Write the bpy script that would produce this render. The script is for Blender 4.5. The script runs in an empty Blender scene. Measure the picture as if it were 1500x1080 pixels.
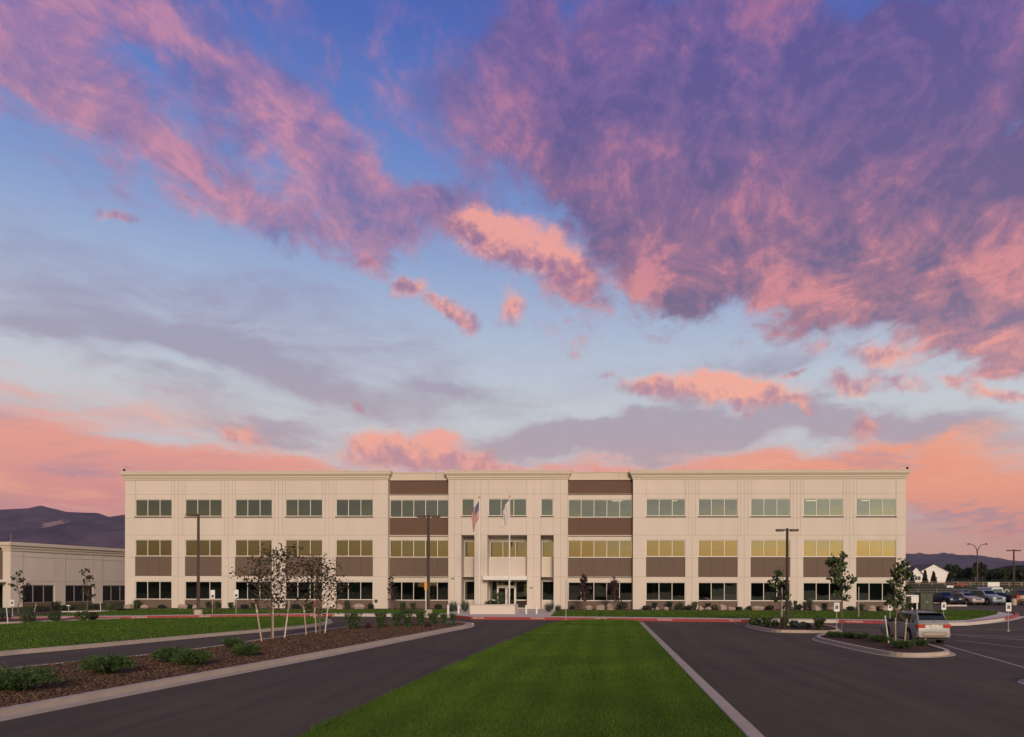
import bpy, bmesh, math, random
import numpy as np
from mathutils import Vector, Matrix
random.seed(7); rng = np.random.default_rng(7)
R = math.radians
scene = bpy.context.scene
COL = scene.collection
# ---------------------------------------------------------------- camera model (photo 1500x1080)
F, CX, CY, ROLL, H = 1100.0, 860.0, 860.0, 0.0022, 2.5
def ray(px, py):
    dx, dy = px - CX, py - CY
    return ((dx + ROLL*dy)/F, 1.0, -(dy - ROLL*dx)/F)
def G(px, py, z=0.0):
    """ground point seen at a photo pixel, for a surface of height z"""
    r = ray(px, py); t = (H - z)/-r[2]
    return (r[0]*t, t)
def AT(px, d, py=None):
    """x (and z) of a pixel at depth d"""
    r = ray(px, py if py is not None else CY)
    return r[0]*d, H + r[2]*d
cam_d = bpy.data.cameras.new('camera'); cam = bpy.data.objects.new('camera', cam_d); COL.objects.link(cam)
cam_d.sensor_width = 36; cam_d.lens = F*36/1500
cam_d.shift_x = -(CX-750)/1500; cam_d.shift_y = (CY-540)/1500
cam_d.clip_start = 0.1; cam_d.clip_end = 30000
cam.matrix_world = Matrix.Translation((0, 0, H)) @ Matrix.Rotation(R(90), 4, 'X') @ Matrix.Rotation(ROLL, 4, 'Z')
scene.camera = cam
scene.view_settings.view_transform = 'Standard'; scene.view_settings.look = 'None'
scene.view_settings.exposure = 0; scene.view_settings.gamma = 1
def lin(c):
    return tuple(((v/255)/12.92 if v/255 <= .04045 else ((v/255+.055)/1.055)**2.4) for v in c)
class NT:
    """small node-tree helper"""
    def __init__(s, tree): s.t = tree; s.n = tree.nodes; s.l = tree.links
    def put(s, sock, v):
        if isinstance(v, bpy.types.NodeSocket): s.l.new(v, sock)
        else:
            if hasattr(sock, 'default_value'):
                try:
                    if len(sock.default_value) == 4 and len(v) == 3: v = (*v, 1)
                except TypeError: pass
                sock.default_value = v
    def node(s, kind, inp=None, **kw):
        n = s.n.new(kind)
        for k, v in kw.items(): setattr(n, k, v)
        for k, v in (inp or {}).items(): s.put(n.inputs[k], v)
        return n
    def m(s, op, a, b=0.0, c=0.0, clamp=False):
        n = s.node('ShaderNodeMath', {0: a, 1: b, 2: c}, operation=op, use_clamp=clamp); return n.outputs[0]
    def vm(s, op, a, b=(0, 0, 0), sc=None):
        n = s.node('ShaderNodeVectorMath', {0: a, 1: b}, operation=op)
        if sc is not None: s.put(n.inputs['Scale'], sc)
        return n.outputs['Value'] if op in ('DOT_PRODUCT', 'LENGTH') else n.outputs[0]
    def mix(s, f, a, b, blend='MIX'):
        n = s.node('ShaderNodeMix', data_type='RGBA', blend_type=blend, clamp_factor=True)
        s.put(n.inputs[0], f); s.put(n.inputs[6], a); s.put(n.inputs[7], b); return n.outputs[2]
    def noise(s, vec, scale, detail=4, rough=.55, dist=0.0, out='Fac'):
        n = s.node('ShaderNodeTexNoise', {'Scale': scale, 'Detail': detail, 'Roughness': rough, 'Distortion': dist})
        if vec is not None: s.l.new(vec, n.inputs['Vector'])
        return n.outputs[0 if out == 'Fac' else 1]
    def ramp(s, f, stops, interp='LINEAR'):
        n = s.node('ShaderNodeValToRGB', {0: f}); cr = n.color_ramp; cr.interpolation = interp
        while len(cr.elements) < len(stops): cr.elements.new(1)
        for e, (p, c) in zip(cr.elements, stops):
            e.position = p; e.color = (*c, 1) if len(c) == 3 else c
        return n.outputs[0]
    def rng(s, v, a, b, c=0.0, d=1.0, smooth=False):
        n = s.node('ShaderNodeMapRange', {'Value': v, 'From Min': a, 'From Max': b, 'To Min': c, 'To Max': d})
        n.interpolation_type = 'SMOOTHSTEP' if smooth else 'LINEAR'; return n.outputs[0]
# ---------------------------------------------------------------- sky: dusk gradient, clouds laid out by direction
def build_world():
    w = bpy.data.worlds.new('World'); scene.world = w; w.use_nodes = True
    w.node_tree.nodes.clear(); T = NT(w.node_tree)
    tc = T.node('ShaderNodeTexCoord').outputs['Generated']
    d = T.vm('NORMALIZE', tc)
    sp = T.node('ShaderNodeSeparateXYZ', {0: d}); X, Y, Z = sp.outputs
    az = T.m('ARCTAN2', X, Y); el = T.m('ARCSINE', Z)
    q0 = T.node('ShaderNodeCombineXYZ', {0: az, 1: el}).outputs[0]
    zz = T.m('ADD', T.m('MAXIMUM', Z, 0.0), 0.10)
    P = T.node('ShaderNodeCombineXYZ', {0: T.m('DIVIDE', X, zz), 1: T.m('MULTIPLY', T.m('DIVIDE', Y, zz), .55)}).outputs[0]
    # domain warp
    wn = T.vm('SUBTRACT', T.noise(P, 2.2, 4, .6, out='Color'), (.5, .5, .5))
    wn2 = T.vm('SUBTRACT', T.noise(d, 16, 5, .62, out='Color'), (.5, .5, .5))
    q = T.vm('ADD', q0, T.vm('ADD', T.vm('SCALE', wn, sc=.16), T.vm('SCALE', wn2, sc=.045)))
    # layout field: where the photographed banks of cloud stand (azimuth x elevation), evaluated once into a small table
    NX, NY, A0, A1, E0, E1 = 1024, 512, R(-60), R(60), R(-2), R(58)
    AZ, EL = np.meshgrid(np.linspace(A0, A1, NX), np.linspace(E0, E1, NY))
    PX = CX + F*np.tan(AZ); PY = CY - F*np.tan(EL)/np.cos(AZ)
    def field(lst):
        f = np.zeros_like(PX)
        for px, py, rx, ry, rot, amp in lst:
            c, s = math.cos(R(rot)), math.sin(R(rot)); u, v = PX-px, PY-py
            r = ((u*c+v*s)/rx)**2 + ((-u*s+v*c)/ry)**2
            f += amp*np.exp(-r*1.15)
        return f
    def table(name, *lists):
        buf = np.zeros((NY, NX, 4), np.float32)
        for i, l in enumerate(lists): buf[..., i] = field(l)
        buf[..., 3] = 1
        im = bpy.data.images.new(name, NX, NY, alpha=False, float_buffer=True); im.colorspace_settings.name = 'Non-Color'
        im.pixels.foreach_set(buf.ravel()); im.update(); im.pack(); return im
    im1, im2 = table('cloud_layout', MAIN, LITB, PUFF), table('veil_layout', VEIL, GLOW)
    def look(im, vec):
        mp = T.node('ShaderNodeMapping', {'Vector': vec, 'Location': (-A0/(A1-A0), -E0/(E1-E0), 0), 'Scale': (1/(A1-A0), 1/(E1-E0), 1)}).outputs[0]
        n = T.node('ShaderNodeTexImage', {0: mp}, image=im, interpolation='Linear', extension='EXTEND')
        return T.node('ShaderNodeSeparateColor', {0: n.outputs[0]}).outputs
    # base blue gradient over elevation
    e1 = T.m('DIVIDE', el, R(45))
    base = T.ramp(e1, [(0, lin((206,154,132))), (.07, lin((214,162,142))), (.15, lin((208,192,190))), (.21, lin((206,206,210))), (.29, lin((202,209,216))),
                       (.38, lin((184,196,216))), (.47, lin((158,178,213))), (.56, lin((128,154,206))), (.68, lin((98,130,198))), (.80, lin((78,106,184))), (1, lin((58,78,154)))])
    # ---- front clouds
    fine = T.noise(P, 8.5, 8, .70, .5)
    big = T.noise(P, 1.6, 4, .55, .6)
    dn = T.noise(d, 13, 9, .64, .25)
    tex = T.m('ADD', T.m('MULTIPLY', T.m('SUBTRACT', fine, .5), 1.6), T.m('ADD', T.m('MULTIPLY', T.m('SUBTRACT', dn, .5), 1.7), T.m('MULTIPLY', T.m('SUBTRACT', big, .5), .6)))
    MA, LB, _ = look(im1, q)
    gen = T.rng(big, .50, .70, 0, .6)      # clouds outside the photographed part of the sky
    front = T.rng(Y, .45, .72, 0, 1); inside = T.m('MULTIPLY', front, T.rng(el, R(52), R(42), 0, 1))
    MA = T.m('ADD', T.m('MULTIPLY', MA, 1.0), T.m('MULTIPLY', gen, T.m('SUBTRACT', 1.0, inside)))
    den = T.rng(T.m('ADD', MA, T.m('MULTIPLY', tex, .95)), .02, .82, 0, 1, True)
    den = T.m('MULTIPLY', den, T.rng(MA, .0, .16, 0, 1, True))
    P2 = T.vm('ADD', P, (.03, -.10, 0)); d2 = T.vm('ADD', d, (.006, 0, -.014))
    dn2 = T.noise(d2, 13, 6, .64, .25)
    l3 = T.noise(P, 5.5, 8, .70, .8); l4 = T.noise(d, 11, 9, .68, .5)
    lit = T.m('ADD', T.m('MULTIPLY', T.m('SUBTRACT', dn, dn2), 1.5), T.m('ADD', T.m('MULTIPLY', T.m('SUBTRACT', l3, .5), 2.6), T.m('MULTIPLY', T.m('SUBTRACT', l4, .5), 2.8)))
    lit = T.m('ADD', lit, T.m('ADD', T.m('MULTIPLY', LB, .62), .36))
    lit = T.rng(lit, -.25, 1.15, 0, 1)
    shc = T.ramp(e1, [(0, lin((185,130,130))), (.2, lin((178,140,152))), (.32, lin((146,116,146))), (.45, lin((114,90,126))), (.6, lin((106,86,132))), (.75, lin((98,84,142))), (.95, lin((88,80,148)))])
    mdc = T.ramp(e1, [(0, lin((214,146,136))), (.2, lin((214,150,150))), (.32, lin((190,132,144))), (.45, lin((160,108,130))), (.6, lin((136,98,138))), (.75, lin((124,96,150))), (.95, lin((110,92,156)))])
    lic = T.ramp(e1, [(0, lin((245,165,140))), (.2, lin((252,170,150))), (.32, lin((244,158,144))), (.45, lin((224,138,136))), (.6, lin((198,124,142))), (.75, lin((180,118,150))), (.95, lin((158,106,150)))])
    cl = T.mix(T.rng(lit, .12, .52, 0, 1, True), shc, mdc); cl = T.mix(T.rng(lit, .44, .95, 0, 1, True), cl, lic)
    lf = T.rng(az, R(-2), R(-16), 0, 1, True)      # the bank on the left is thinner and brighter
    cl = T.mix(T.m('MULTIPLY', lf, .45), cl, T.mix(T.rng(lit, .1, .8, 0, 1), lin((136,124,186)), lin((236,160,176))))
    # salmon glow low down: torn streaks over a soft bank
    vq = T.vm('ADD', q0, T.vm('ADD', T.vm('SCALE', wn, sc=.10), T.vm('SCALE', wn2, sc=.03)))
    VE, GL, _ = look(im2, vq)
    st = T.node('ShaderNodeMapping', {'Vector': T.vm('ADD', q0, T.vm('SCALE', wn2, sc=.02)), 'Rotation': (0, 0, R(5)), 'Scale': (3.2, 17, 1)}).outputs[0]
    gs = T.noise(st, 1.0, 9, .66, .5)
    gf = T.rng(T.m('ADD', GL, T.m('MULTIPLY', T.m('SUBTRACT', gs, .5), 2.0)), -.02, .9, 0, 1, True)
    gf = T.m('MULTIPLY', gf, T.rng(GL, 0, .15, 0, 1, True))
    gcol = T.ramp(T.m('DIVIDE', el, R(20)), [(0, lin((178,128,130))), (.14, lin((190,128,138))), (.28, lin((226,146,138))), (.45, lin((242,160,140))), (.62, lin((240,166,148))), (.8, lin((214,164,162))), (1, lin((190,164,182)))])
    gcol = T.mix(T.m('MULTIPLY', T.rng(az, .05, .42, 0, .75, True), T.rng(el, R(1.5), R(6))), gcol, lin((250,160,122)))
    gcol = T.mix(T.rng(gs, .50, .68, 0, .65, True), gcol, lin((255,178,140)))
    gcol = T.mix(T.rng(gs, .49, .34, 0, .8, True), gcol, lin((184,142,156)))
    c = T.mix(T.m('MULTIPLY', gf, .95), base, gcol)
    # grey-mauve veils, stretched
    sv = T.node('ShaderNodeMapping', {'Vector': T.vm('ADD', q0, T.vm('SCALE', wn2, sc=.03)), 'Rotation': (0, 0, R(12)), 'Scale': (3.6, 12, 1)}).outputs[0]
    vs = T.noise(sv, 1.3, 9, .66, .6)
    vf = T.rng(T.m('ADD', VE, T.m('MULTIPLY', T.m('SUBTRACT', vs, .5), 1.9)), .05, .85, 0, 1, True)
    vf = T.m('MULTIPLY', vf, T.rng(VE, 0, .2, 0, 1, True))
    vcol = T.ramp(e1, [(0, lin((186,138,142))), (.2, lin((182,156,166))), (.35, lin((160,152,176))), (.5, lin((148,152,190)))])
    c = T.mix(T.m('MULTIPLY', vf, .78), c, vcol)
    c = T.mix(T.m('MULTIPLY', den, T.m('MULTIPLY_ADD', lf, -.08, .88)), c, cl)
    # small bright puffs with mauve undersides
    wq = T.vm('ADD', q0, T.vm('ADD', T.vm('SCALE', wn, sc=.02), T.vm('SCALE', wn2, sc=.055)))
    PU = look(im1, wq)[2]
    pn = T.noise(d, 30, 9, .62, .2); pn2 = T.noise(T.vm('ADD', d, (.004, 0, .012)), 30, 5, .62, .2)
    pv = T.m('ADD', PU, T.m('MULTIPLY', T.m('SUBTRACT', pn, .5), 1.15))
    pd = T.m('MULTIPLY', T.rng(pv, .06, .92, 0, 1, True), T.rng(PU, .03, .30, 0, 1, True))
    PUs = look(im1, T.vm('ADD', wq, (0, -.018, 0)))[2]     # a little lower: tells top from underside
    pl = T.m('ADD', T.m('MULTIPLY', T.m('SUBTRACT', PU, PUs), -.62), T.m('ADD', T.m('MULTIPLY', T.m('SUBTRACT', pn, pn2), -2.2), T.m('MULTIPLY', pv, .50)))
    pl = T.m('ADD', T.m('ADD', pl, T.m('MULTIPLY', T.m('SUBTRACT', l4, .5), 2.4)), .24, clamp=True)
    pc = T.mix(T.rng(pl, .0, .75, 0, 1, True), T.ramp(e1, [(.1, lin((206,140,146))), (.3, lin((190,140,156))), (.5, lin((158,116,150)))]), T.ramp(e1, [(.1, lin((250,160,145))), (.3, lin((255,176,150))), (.5, lin((246,166,152)))]))
    c = T.mix(T.m('MULTIPLY', pd, .90), c, pc)
    # sunset side, behind the camera
    back = T.rng(Y, .15, -.35, 0, 1, True)
    sdir = Vector((math.sin(R(125)), math.cos(R(125)), 0)).normalized()
    sd = T.rng(T.vm('DOT_PRODUCT', d, tuple(sdir)), .0, 1, 0, 1)
    bk = T.ramp(T.m('DIVIDE', el, R(40)), [(0, (1.0, .50, .17)), (.045, (1.0, .58, .20)), (.075, (1.0, .68, .28)), (.105, (.84, .68, .38)), (.14, (.58, .58, .48)), (.24, (.50, .50, .46)), (.5, (.42, .36, .40)), (.9, (.26, .24, .34))])
    bk = T.mix(T.m('MULTIPLY', T.rng(T.m('ADD', big, T.m('MULTIPLY', T.m('SUBTRACT', fine, .5), .5)), .48, .66, 0, .7, True), T.rng(el, R(3), R(12))), bk, (.42, .26, .34))
    bk = T.vm('SCALE', bk, sc=T.m('MULTIPLY_ADD', T.m('POWER', sd, 2.0), BACK_HI-BACK_LO, BACK_LO))
    c = T.mix(back, c, bk)
    c = T.mix(T.rng(el, 0, R(-2)), c, (.05, .045, .04))
    bg = T.node('ShaderNodeBackground', {'Color': c, 'Strength': 1.0})
    out = T.node('ShaderNodeOutputWorld'); T.l.new(bg.outputs[0], out.inputs[0])
    w.cycles.sampling_method = 'MANUAL'; w.cycles.sample_map_resolution = 512
BACK_LO, BACK_HI = .40, 2.5
# px, py, half width, half height, tilt (down to the right), strength -- photographed cloud positions as sky directions
MAIN = [(30,50,210,120,15,.78),(120,160,200,60,26,.72),(300,125,190,50,28,.62),(230,215,150,34,28,.35),(190,105,60,16,20,-.35),(430,205,150,55,38,.68),(530,262,120,45,35,.85),(330,250,90,20,25,-.18),(270,300,110,26,25,.22),
        (570,305,130,38,15,.55),(410,300,180,40,24,.50),(340,285,140,30,25,.30),(630,290,70,28,0,.45),(440,60,150,55,38,.34),(370,20,90,40,30,.3),(250,40,90,70,0,.25),(470,345,120,30,18,.30),
        (860,90,200,120,10,.85),(1020,40,160,90,0,.65),(700,190,80,75,30,.55),(980,210,200,120,0,.8),(1150,180,210,120,-30,.9),(1330,120,260,120,-10,.9),(1450,260,190,170,0,1.1),
        (1250,300,230,120,0,1.0),(1060,320,180,90,-5,.75),(960,400,120,62,10,.68),(1120,400,150,52,0,.66),(1320,415,230,58,8,.95),(1450,430,150,60,10,.75),(1200,20,120,60,0,.4),
        (640,110,70,70,0,.30),(820,210,110,60,40,.45),(1470,500,120,38,-12,.75),(1500,80,120,90,0,.6),(800,430,70,30,35,.40),(860,440,40,40,0,.35),(1370,500,60,22,0,.25),
        (1000,120,280,170,0,.22),(1250,80,280,130,0,.2),(1225,15,90,45,-20,-.75),(1080,120,40,45,20,-.6),(1485,150,50,60,-20,-.6),(860,130,60,60,0,-.3),(1350,60,40,80,20,-.35),(1160,130,30,60,20,-.35)]
LITB = [(255,82,90,20,28,.6),(270,90,60,18,25,.4),(80,175,150,34,33,.6),(210,200,100,26,35,.55),(0,60,60,60,0,.3),(250,150,120,14,30,.45),(560,255,60,34,38,.8),(500,215,50,22,40,.4),(400,300,150,40,25,.4),(700,190,60,60,20,.3),(1010,320,130,60,0,.35),
        (960,390,150,60,0,.5),(1130,395,120,40,0,.35),(1240,300,60,40,-50,.25),(1240,420,90,26,-10,.5),(1480,330,50,120,-10,.4),(1420,380,110,40,-35,.35),(880,40,140,50,0,.30),(960,50,80,40,0,.2),(950,210,70,40,0,.35),(1100,270,90,26,-30,.3),(820,430,90,40,35,.7),
        (870,150,110,70,10,-.35),(1330,330,160,80,0,-.25),(1420,130,200,120,0,-.30),(1200,200,120,60,-30,-.2),(1330,465,160,24,5,-.45),(1470,520,90,25,-10,.15),(130,110,120,30,30,-.25),(300,170,100,30,30,-.2)]
PUFF = [(730,348,66,36,12,1.0),(800,378,74,36,18,1.0),(695,332,44,20,10,.8),(845,400,30,22,20,.6),(598,427,26,13,-10,.9),(645,452,34,14,20,.9),(682,467,26,12,15,.8),(742,452,20,26,-30,.9),(540,386,26,11,10,.7),(575,400,16,8,0,.4),
        (176,318,32,10,10,.7),(950,568,46,17,0,1.0),(1040,572,66,24,0,1.0),(1110,572,66,22,8,1.0),(1165,592,34,10,10,.6),(1168,549,24,7,-5,.7),(890,549,16,7,0,.4),(958,489,26,8,10,.5),
        (1290,520,48,26,15,.85),(1245,566,34,17,0,.8),(1300,562,24,10,0,.5),(1335,564,26,10,0,.5),(1386,556,22,9,0,.7),(1440,565,38,13,10,.8),(1480,580,34,13,0,.7),(1196,510,34,15,0,.45),
        (545,655,56,24,-10,1.0),(600,668,60,22,0,1.0),(645,650,40,22,10,1.0),(700,682,76,13,5,.9),(352,641,36,16,15,.9),(530,596,14,12,0,.7),(1272,620,27,19,20,.8),(840,470,26,10,-10,.4),(60,300,60,20,0,.2),(40,690,1,1,0,0)]
VEIL = [(170,440,330,70,10,.48),(70,350,200,50,8,.3),(560,500,300,60,12,.30),(350,600,300,40,8,.3),(1000,520,260,30,0,.15),(60,480,130,28,10,.6),(300,500,180,26,14,.7),(460,555,170,32,18,.8),(250,560,150,22,10,.45),(400,635,130,17,10,.6),(670,570,70,16,0,.5),(80,415,110,20,8,.3),(440,420,110,30,15,.35),
        (880,642,160,26,-5,.85),(1010,632,200,30,-5,.8),(1120,610,160,20,-4,.5),(1170,520,70,25,0,.45),(1300,612,260,28,5,.75),(1060,530,70,10,0,.3),(750,600,70,16,0,.3),(800,660,150,16,0,.4),(1430,758,90,9,-5,.9),(620,420,60,20,0,.25),(60,750,150,24,5,.3)]
GLOW = [(0,640,360,90,14,1.0),(150,690,340,50,10,.9),(60,740,300,40,0,.8),(400,680,150,22,5,.6),(1400,705,280,46,4,.9),(1480,750,220,50,0,.7),(1150,672,260,26,-4,.45),(1000,690,300,20,0,.6),(700,700,200,14,0,.4),(1320,655,180,20,0,.25)]
build_world()
# ---------------------------------------------------------------- materials
MATS = {}
def mat(name, col, rough=.7, var=.12, scale=3.0, bump=0.0, bscale=60, metal=0.0, spec=.5, island=0.0, col2=None, big=0.0, trans=0.0, coord='Object', detail=5, stretch=None):
    if name in MATS: return MATS[name]
    m = bpy.data.materials.new(name); m.use_nodes = True; T = NT(m.node_tree)
    b = T.n['Principled BSDF']; tc = T.node('ShaderNodeTexCoord').outputs[coord]
    v = tc
    if stretch: v = T.node('ShaderNodeMapping', {'Vector': tc, 'Scale': stretch}).outputs[0]
    n = T.noise(v, scale, detail, .6)
    c2 = col2 or tuple(x*.55 for x in col)
    f = T.rng(n, .3, .7, 0, 1)
    c = T.mix(T.m('MULTIPLY', f, var*2 if not col2 else 1.0), col, c2)
    if big:
        n2 = T.noise(v, scale*.08, 3, .5); c = T.mix(T.rng(n2, .35, .7, 0, big), c, tuple(x*.6 for x in col))
    if island:
        g = T.node('ShaderNodeNewGeometry').outputs['Random Per Island']
        c = T.mix(1.0, c, T.ramp(g, [(0, (1-island,)*3), (.5, (1, 1, 1)), (1, (1+island, 1+island, 1+island*.5))]), 'MULTIPLY')
    T.put(b.inputs['Base Color'], c); b.inputs['Roughness'].default_value = rough
    b.inputs['Metallic'].default_value = metal; b.inputs['Specular IOR Level'].default_value = spec
    if bump:
        bn = T.noise(v, bscale, 3, .6); bp = T.node('ShaderNodeBump', {'Strength': bump, 'Distance': .02, 'Height': bn}); T.put(b.inputs['Normal'], bp.outputs[0])
    if trans: b.inputs['Transmission Weight'].default_value = 0; b.inputs['Subsurface Weight'].default_value = 0
    MATS[name] = m; return m
def emit(name, col, s):
    m = bpy.data.materials.new(name); m.use_nodes = True; T = NT(m.node_tree); b = T.n['Principled BSDF']
    b.inputs['Base Color'].default_value = (*[min(1, x) for x in col], 1); b.inputs['Emission Color'].default_value = (*col, 1); b.inputs['Emission Strength'].default_value = s
    MATS[name] = m; return m
def glass(name, tint=(.72,.74,.60), through=(.30,.34,.30), fac=.5, rough=.015, wav=.05):
    m = bpy.data.materials.new(name); m.use_nodes = True; T = NT(m.node_tree); T.n.clear()
    tc = T.node('ShaderNodeTexCoord').outputs['Object']
    bp = T.node('ShaderNodeBump', {'Strength': wav, 'Distance': .05, 'Height': T.noise(tc, .9, 1, .4)}).outputs[0]
    gl = T.node('ShaderNodeBsdfGlossy', {'Color': (*tint, 1), 'Roughness': rough, 'Normal': bp}).outputs[0]
    tr = T.node('ShaderNodeBsdfTransparent', {'Color': (*through, 1)}).outputs[0]
    mx = T.node('ShaderNodeMixShader', {0: fac, 1: tr, 2: gl}).outputs[0]
    T.l.new(mx, T.node('ShaderNodeOutputMaterial').inputs[0]); MATS[name] = m; return m
M = MATS
def build_mats():
    mat('precast', (.69,.60,.515), .85, .09, .6, .25, 90, big=.16, stretch=(1,1,.22))
    mat('joint', (.33,.27,.22), .9, .05)
    mat('cornice', (.62,.53,.42), .8, .05, .5, .1, 50)
    mat('brown_panel', (.145,.097,.072), .8, .05, .5, .2, 90)
    mat('brown_upper', (.132,.074,.050), .8, .05, .5, .2, 90)
    mat('brown_joint', (.08,.05,.042), .9, .05)
    mat('window_metal', (.72,.68,.60), .45, .03)
    mat('dull_metal', (.34,.31,.27), .5, .03)
    mat('sill_dark', (.06,.045,.04), .7, .05)
    glass('window_glass', (.74,.72,.62), (.50,.52,.43), .40); glass('ground_glass', (.5,.5,.46), (.50,.56,.53), .28)
    glass('car_glass', (.42,.5,.48), (.04,.055,.05), .22, .04, .02)
    mat('interior', (.50,.45,.32), .9, .1, .3); mat('ceiling_tile', (.55,.52,.42), .9, .05); mat('carpet', (.10,.09,.08), .95, .1)
    mat('blind', (.16,.19,.16), .8, .06, .2); mat('dark_blind', (.10,.13,.12), .8, .06, .2)
    emit('lamp_panel', (1.0, .93, .72), 6.0); emit('amber_glow', (.75, .50, .14), .45); emit('warm_spot', (1.0, .62, .3), 3.0); emit('blue_glow', (.03, .08, .9), 1.2)
    mat('asphalt', (.088,.062,.041), .88, .16, 45, .35, 160, big=.0, spec=.3)
    mat('concrete', (.50,.405,.32), .88, .20, 2.5, .3, 70, big=.2); mat('pale_concrete', (.58,.50,.42), .85, .08, 3, .2, 70)
    mat('red_paint', (.36,.055,.055), .75, .18, 4, .2, 60); mat('white_paint', (.72,.68,.64), .7, .1, 6)
    mat('line_paint', (.40,.36,.34), .8, .35, 14); mat('sign_white', (.78,.75,.70), .5, .03); mat('sign_dark', (.02,.025,.05), .5, .03)
    mat('yellow_paint', (.65,.40,.10), .7, .1, 6); mat('sign_yellow', (.70,.33,.04), .6, .1)
    mat('pole_brown', (.075,.048,.034), .55, .1, 2); mat('pole_dark', (.045,.032,.028), .5, .1, 2); mat('galvanised', (.42,.38,.35), .5, .08, 3, metal=.3)
    mat('lens', (.35,.33,.3), .3, .03); mat('white_metal', (.74,.70,.66), .45, .04)
    mat('mulch', (.115,.062,.038), .95, .5, 28, 1.0, 60, col2=(.045,.022,.016), spec=.2)
    mat('mulch_chip', (.115,.064,.040), .9, .2, 5, island=.65)
    mat('soil_bed', (.075,.045,.032), .95, .3, 8, .6, 40)
    mat('turf', (.036,.062,.010), .95, .3, 1.2, .8, 120, col2=(.048,.078,.012), spec=.15)
    mat('blade', (.076,.136,.013), .8, .3, .10, island=.40, spec=.2, col2=(.050,.094,.011), detail=3)
    mat('boulder', (.40,.30,.24), .9, .2, 3, .6, 14)
    mat('bark', (.17,.12,.085), .9, .2, 12, .5, 50); mat('stake_wood', (.48,.34,.24), .85, .2, 10, .3, 60); mat('stake_pale', (.66,.58,.50), .85, .15, 10)
    mat('leaf_sparse', (.040,.036,.018), .7, .2, 2, island=.5, spec=.3); mat('leaf_green', (.055,.085,.028), .7, .2, 2, island=.5, spec=.3)
    mat('leaf_dark', (.024,.034,.020), .7, .2, 2, island=.5); mat('leaf_purple', (.045,.020,.020), .7, .2, 2, island=.5)
    mat('leaf_shrub', (.045,.075,.022), .7, .2, 2, island=.5, spec=.3); mat('leaf_olive', (.075,.085,.028), .7, .2, 2, island=.5)
    mat('needle', (.048,.088,.018), .75, .2, 2, island=.6); mat('leaf_grey', (.07,.09,.075), .75, .2, 2, island=.5)
    mat('far_leaf', (.030,.040,.016), .8, .2, .3, island=.6); mat('far_pine', (.020,.026,.016), .8, .2, .3, island=.5)
    mat('tyre', (.018,.017,.017), .85, .1, 8); mat('rim', (.42,.40,.39), .35, .05, 4, metal=.7); mat('black_plastic', (.025,.024,.024), .6, .05)
    mat('tail_red', (.45,.03,.02), .25, .03); mat('head_lens', (.65,.62,.58), .15, .03)
    mat('pine_box_green', (.045,.050,.028), .6, .1, 2)
    mat('white_wall', (.80,.76,.72), .8, .04, .5); mat('grey_roof', (.10,.085,.075), .9, .15, 1.5); mat('house_window', (.05,.055,.07), .2, .05)
    mat('flag_red', (.42,.035,.045), .8, .05); mat('flag_white', (.72,.66,.62), .8, .05); mat('flag_blue', (.03,.04,.16), .8, .05)
    mat('red_wood', (.25,.07,.05), .8, .1)
build_mats()
def mown(name):
    # mowing stripes running along the central strip, and faint dry patches
    m = M[name]; T = NT(m.node_tree); b = T.n['Principled BSDF']; src = b.inputs['Base Color'].links[0].from_socket; tc = T.node('ShaderNodeTexCoord').outputs['Object']
    sp = T.node('ShaderNodeSeparateXYZ', {0: tc}).outputs; u = T.m('ADD', sp[0], T.m('MULTIPLY', sp[1], -.0235)); u = T.m('ADD', u, T.m('MULTIPLY', T.m('SUBTRACT', T.noise(tc, .5, 3), .5), .25))
    w = T.rng(T.m('SINE', T.m('MULTIPLY', u, 5.6)), -.8, .8, .93, 1.07, True)
    p = T.rng(T.noise(tc, .35, 5, .6), .35, .7, .88, 1.16)
    c = T.mix(1.0, T.mix(1.0, src, w, 'MULTIPLY'), p, 'MULTIPLY'); c = T.mix(T.rng(T.noise(tc, .8, 6, .7), .60, .78, 0, .35), c, (.13,.115,.030)); T.put(b.inputs['Base Color'], c)
mown('blade'); mown('turf')
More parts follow.
